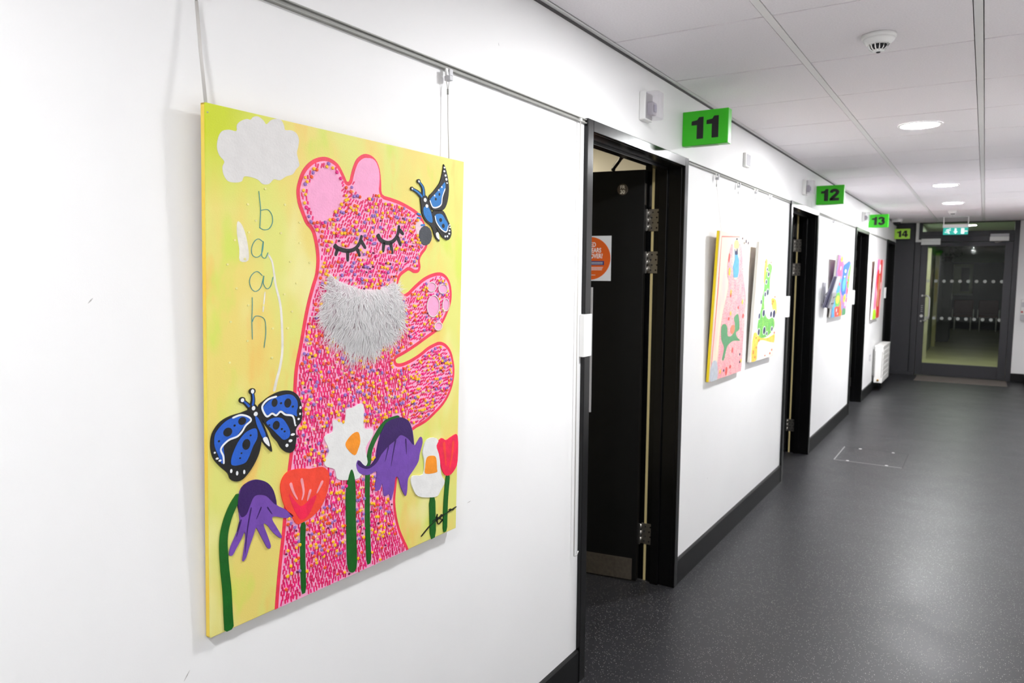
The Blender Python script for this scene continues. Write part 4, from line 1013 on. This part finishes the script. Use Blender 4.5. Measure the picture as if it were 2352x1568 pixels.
# ------------------------------------------------------------------ end screen with glazed door
we = MB()
we.box(-.0, .262, YE, YE+.06, 0, CE, charcoal_m)
we.box(.272, .352, YE-.012, YE+.06, 0, CE, charcoal_m)
we.box(1.535, 1.60, YE-.012, YE+.06, 0, CE, charcoal_m)
we.box(.352, 1.535, YE-.006, YE+.06, 2.055, 2.20, charcoal_m); we.box(.352, 1.535, YE-.012, YE, 2.135, 2.15, charcoal_m)
we.box(.352, 1.535, YE, YE+.06, CE-.015, CE, charcoal_m)
we.box(.262, .272, YE+.02, YE+.06, 0, CE, ink_m)
we.box(.0, .352, YE-.02, YE, 0, .05, charcoal_m)
end = tag(we.build('wall_end', None, .002, 1), kind='structure')
tag(box('wall_return', (1.60, XR, YE, YE+.06, 0, CE), wall_m), kind='structure')
w1 = tag(empty('window_1', (0, YE, 2.2)), kind='structure')
box('pane', (.352, 1.535, .02, .028, .0, .135), glass_m, w1)
box('bead', (.352, 1.535, .008, .02, 0, .012), charcoal_m, w1); box('bead', (.352, .364, .008, .02, .012, .135), charcoal_m, w1)
d5 = tag(empty('door_5', (.355, YE, 0)), kind='structure')
DWX = 1.178
st = MB().box(0, .092, -.004, .045, .012, 2.05, charcoal_m); st.build('stile', d5, .003)
MB().box(1.078, DWX, -.004, .045, .012, 2.05, charcoal_m).build('stile', d5, .003)
MB().box(.092, 1.078, -.004, .045, .012, .2, charcoal_m).build('bottom_rail', d5, .003)
MB().box(.092, 1.078, -.004, .045, 1.985, 2.05, charcoal_m).build('top_rail', d5, .003)
pane = box('pane', (.092, 1.078, .016, .024, .2, 1.985), glass_m, d5)
dot_m = clear_plastic('frosted_dot', (205, 210, 205), .55); dm_ = None
for z in (1.462, .896):
    for k_ in range(10):
        if dm_ is None:
            o = MB().lathe([(.024, 0), (.024, -.0008)], dot_m, 0, 0, 0, 20, ax=1).build('dot', pane); dm_ = o.data
        else:
            o = bpy.data.objects.new('dot', dm_); COL.objects.link(o); o.parent = pane
        o.location = (.116+k_*.1055, .0155, z)
hd = MB().tube([(.078, -.004, 1.236), (.082, -.055, 1.238), (.125, -.062, 1.236), (.152, -.062, 1.21), (.156, -.062, 1.15), (.156, -.062, .94), (.150, -.062, .89), (.12, -.062, .858), (.085, -.055, .852), (.08, -.004, .854)], .0115, satin2_m, 12)
hd.build('pull_handle', d5)
for zz, r_ in ((1.236, .016), (.925, .024), (.845, .013)): MB().lathe([(r_, 0), (r_, -.012), (r_*.7, -.016)], satin2_m, .052, -.004, zz, 18, ax=1).build('lock_cylinder', d5)
lk = MB()
for k_ in range(4): lk.box(.04, .066, -.0055, -.004, .99+k_*.03, .996+k_*.03, greypl_m)
lk.build('keypad_marks', d5)
t = empty('lock_box', (.36, YE, 2.011))
box('cover', (-.006, .25, -.06, -.012, .0, .052), whitepl_m, t, .003); box('body', (-.006, .25, -.05, -.006, .052, .092), whitepl_m, t, .003)
tag(t, 'bright white door lock box at the left top of the glazed door', 'lock box')
tk = MB().box(.275, .316, YE-.03, YE-.012, 2.055, CE-.002, whitepl_m).box(.316, .354, YE-.03, YE-.012, 2.055, 2.09, whitepl_m)
tag(tk.build('cable_trunking', None, .002), 'white vertical cable trunking running from ceiling to the lock box', 'trunking')
t = empty('door_closer', (1.236, YE, 2.055))
box('body', (0, .238, -.055, -.006, 0, .062), whitepl_m, t, .003); box('cover', (.006, .236, -.045, -.006, .062, .105), greypl_m, t, .003)
MB().tube([(.06, -.03, -.018), (.1, -.03, -.02), (.15, -.03, -.004)], .008, steel_m, 8).build('arm', t)
tag(t, 'pale grey door closer box at the right top of the glazed door', 'door closer')
t = empty('sanitiser_dispenser', (1.705, YE, .93))
box('body', (-.036, .036, -.09, 0, .06, .28), whitepl_m, t, .006); box('drip_tray', (-.034, .034, -.08, -.01, -.02, .06), greypl_m, t, .004)
MB().lathe([(.014, 0), (.014, -.006)], mat('red_button', (190, 40, 36), .4), -.02, -.09, .10, 14, ax=1).build('button', t)
box('label_panel', (-.03, .03, -.0925, -.09, .17, .24), greypl_m, t)
tag(t, 'white hand sanitiser dispenser with red dot at the right edge', 'dispenser')
mt = MB().box(.40, 1.55, 12.43, 13.06, 0, .006, mat('mat_brown', (112, 104, 98), .9, var=.25, vscale=260)); mo = empty('door_mat', (0, 0, 0)); mo.location = (.975, 12.745, 0)
p_ = mt.build('carpet', mo); p_.location = (-.975, -12.745, 0)
for x in (.385, 1.55): q = box('mat_edge', (x, x+.015, 12.43, 13.06, 0, .008), ink_m, mo); q.location = (-.975, -12.745, 0)
tag(mo, 'brown entrance mat in front of the glazed door', 'mat')

# ------------------------------------------------------------------ hall beyond the glass
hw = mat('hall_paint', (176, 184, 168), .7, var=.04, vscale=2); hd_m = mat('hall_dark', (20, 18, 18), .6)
HY = 26.0
tag(box('floor_hall', (-.6, 2.6, 13.4, HY+.3, -.08, 0), mat('hall_floor', (176, 172, 128), .45, var=.12, vscale=1.3)), kind='structure')
tag(box('ceiling_hall', (-.6, 2.6, 13.3, HY+.3, CE+.06, CE+.12), mat('hall_ceiling', (170, 182, 168), .8)), kind='structure')
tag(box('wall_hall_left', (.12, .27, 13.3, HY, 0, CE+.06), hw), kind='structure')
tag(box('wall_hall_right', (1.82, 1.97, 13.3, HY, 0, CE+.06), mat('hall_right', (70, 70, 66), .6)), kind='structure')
tag(MB().box(-.3, 2.4, HY, HY+.1, 1.97, CE+.06, hw).box(-.3, 2.4, HY, HY+.1, 0, 1.97, hd_m).build('wall_hall_end'), kind='structure')
for k_, (yy, c) in enumerate(((15.9, (196, 190, 160)), (18.9, (186, 178, 120)), (22.3, (190, 200, 196)))):
    f_ = MB().box(.27, .345, yy, yy+.09, 0, 2.06, mat('hall_post_%d' % k_, c, .6)); tag(f_.build('trim_%d' % (10+k_), None, .003), kind='structure')
    tag(box('door_%d' % (6+k_), (.27, .285, yy+.09, yy+.95, 0, 2.04), hd_m), kind='structure')
nb = empty('notice_board', (.8, HY-.02, 1.0))
box('board', (-.42, .10, -.02, .0, .05, .93), mat('board_pale', (176, 178, 150), .6), nb, .004); box('board_dark', (-.20, .02, -.026, -.02, .12, .82), hd_m, nb)
box('ledge', (-.46, .12, -.06, .0, .0, .05), mat('ledge_pale', (190, 190, 180), .5), nb, .003); box('sheet', (-.38, -.22, -.025, -.02, .5, .86), mat('sheet', (206, 208, 186), .6), nb)
tag(nb, 'pale framed notice board at the far end of the hall behind glass', 'notice board')
def bench(x, yy, label):
    b = empty('waiting_chair', (x, yy, 0)); red = mat('dark_red_vinyl', (92, 20, 22), .45)
    box('seat', (-.24, .24, -.24, .22, .40, .47), red, b, .02); box('backrest', (-.24, .24, .2, .26, .47, .88), red, b, .02)
    for sx in (-.21, .19):
        for sy in (-.2, .18): box('leg', (sx, sx+.02, sy, sy+.02, 0, .40), steel_m, b)
    for sx in (-.27, .245): box('armrest', (sx, sx+.03, -.2, .22, .62, .65), ink_m, b, .004); box('arm_post', (sx+.005, sx+.025, -.18, -.16, .38, .62), steel_m, b)
    return tag(b, label, 'chair', 'waiting chairs in the hall')
for k_, w_ in enumerate(('left', 'right')): bench(.72+k_*.62, HY-.75, 'dark red waiting chair seen through the glass, %s one of the pair' % w_)
# trailing plant on a cabinet
cab = empty('tall_cabinet', (.45, 20.6, 0)); cm_ = mat('cabinet_dark', (38, 38, 36), .5)
box('body', (-.16, .10, -.3, .3, .03, 1.9), cm_, cab, .004); box('door_panel', (.10, .112, -.29, .29, .06, 1.87), cm_, cab, .003); box('plinth', (-.15, .09, -.29, .29, 0, .03), ink_m, cab)
box('handle', (.112, .125, -.02, 0, 1.0, 1.14), steel_m, cab)
tag(cab, 'tall dark cabinet on the left of the hall behind the glass', 'cabinet')
pl_ = empty('trailing_plant', (.45, 20.6, 1.9)); lm = mat('leaf_green', (44, 92, 40), .5, var=.3, vscale=9)
MB().lathe([(.07, 0), (.095, .12), (.088, .12), (.08, .10)], mat('plant_pot', (70, 60, 52), .6), 0, 0, 0, 20).build('pot', pl_)
lf = MB(); rr = random.Random(5)
lv = MB(); k = lv.slot(lm)
for q in range(90):
    a = rr.uniform(0, 6.28); r0 = rr.uniform(.03, .26); z = .16+rr.uniform(-.04, .2)-r0*.3; s = rr.uniform(.03, .06); n = len(lv.v); c_, s_ = math.cos(a), math.sin(a)
    for (p, w_, dz) in ((0, 0, 0), (.4, .4, .012), (1, 0, -.02), (.4, -.4, .012)): lv.v.append(((r0+p*s)*c_-w_*s*s_, (r0+p*s)*s_+w_*s*c_, z+dz))
    lv.face([n, n+1, n+2], k); lv.face([n, n+2, n+3], k)
tag(lv.build('foliage', pl_, fix=False), kind='stuff')
st_ = MB()
for q in range(10): a = q*.63; st_.tube([(0, 0, .1), (.1*math.cos(a), .1*math.sin(a), .2), (.2*math.cos(a), .2*math.sin(a), .1)], .004, lm, 5)
st_.build('stems', pl_)
tag(pl_, 'bushy green plant in a pot on top of the tall cabinet', 'plant')
hl = emission('hall_lamp', (.97, 1.0, .88, 1), 170.0)
hl2 = emission('hall_lamp_dim', (.95, 1.0, .93, 1), 5.0)
for yy, l_, m_ in ((15.0, 'round hall light hidden just behind the glazed door head', hl), (24.4, 'round lit hall light seen near the top of the glass', hl2)):
    downlight(yy, l_, .9, CE+.06, m_, .14)
rl = emission('room_lamp', (1.0, .93, .80, 1), 260.0)
downlight(3.75, 'round ceiling light inside the room behind door 11', -1.5, CE, rl, .1)
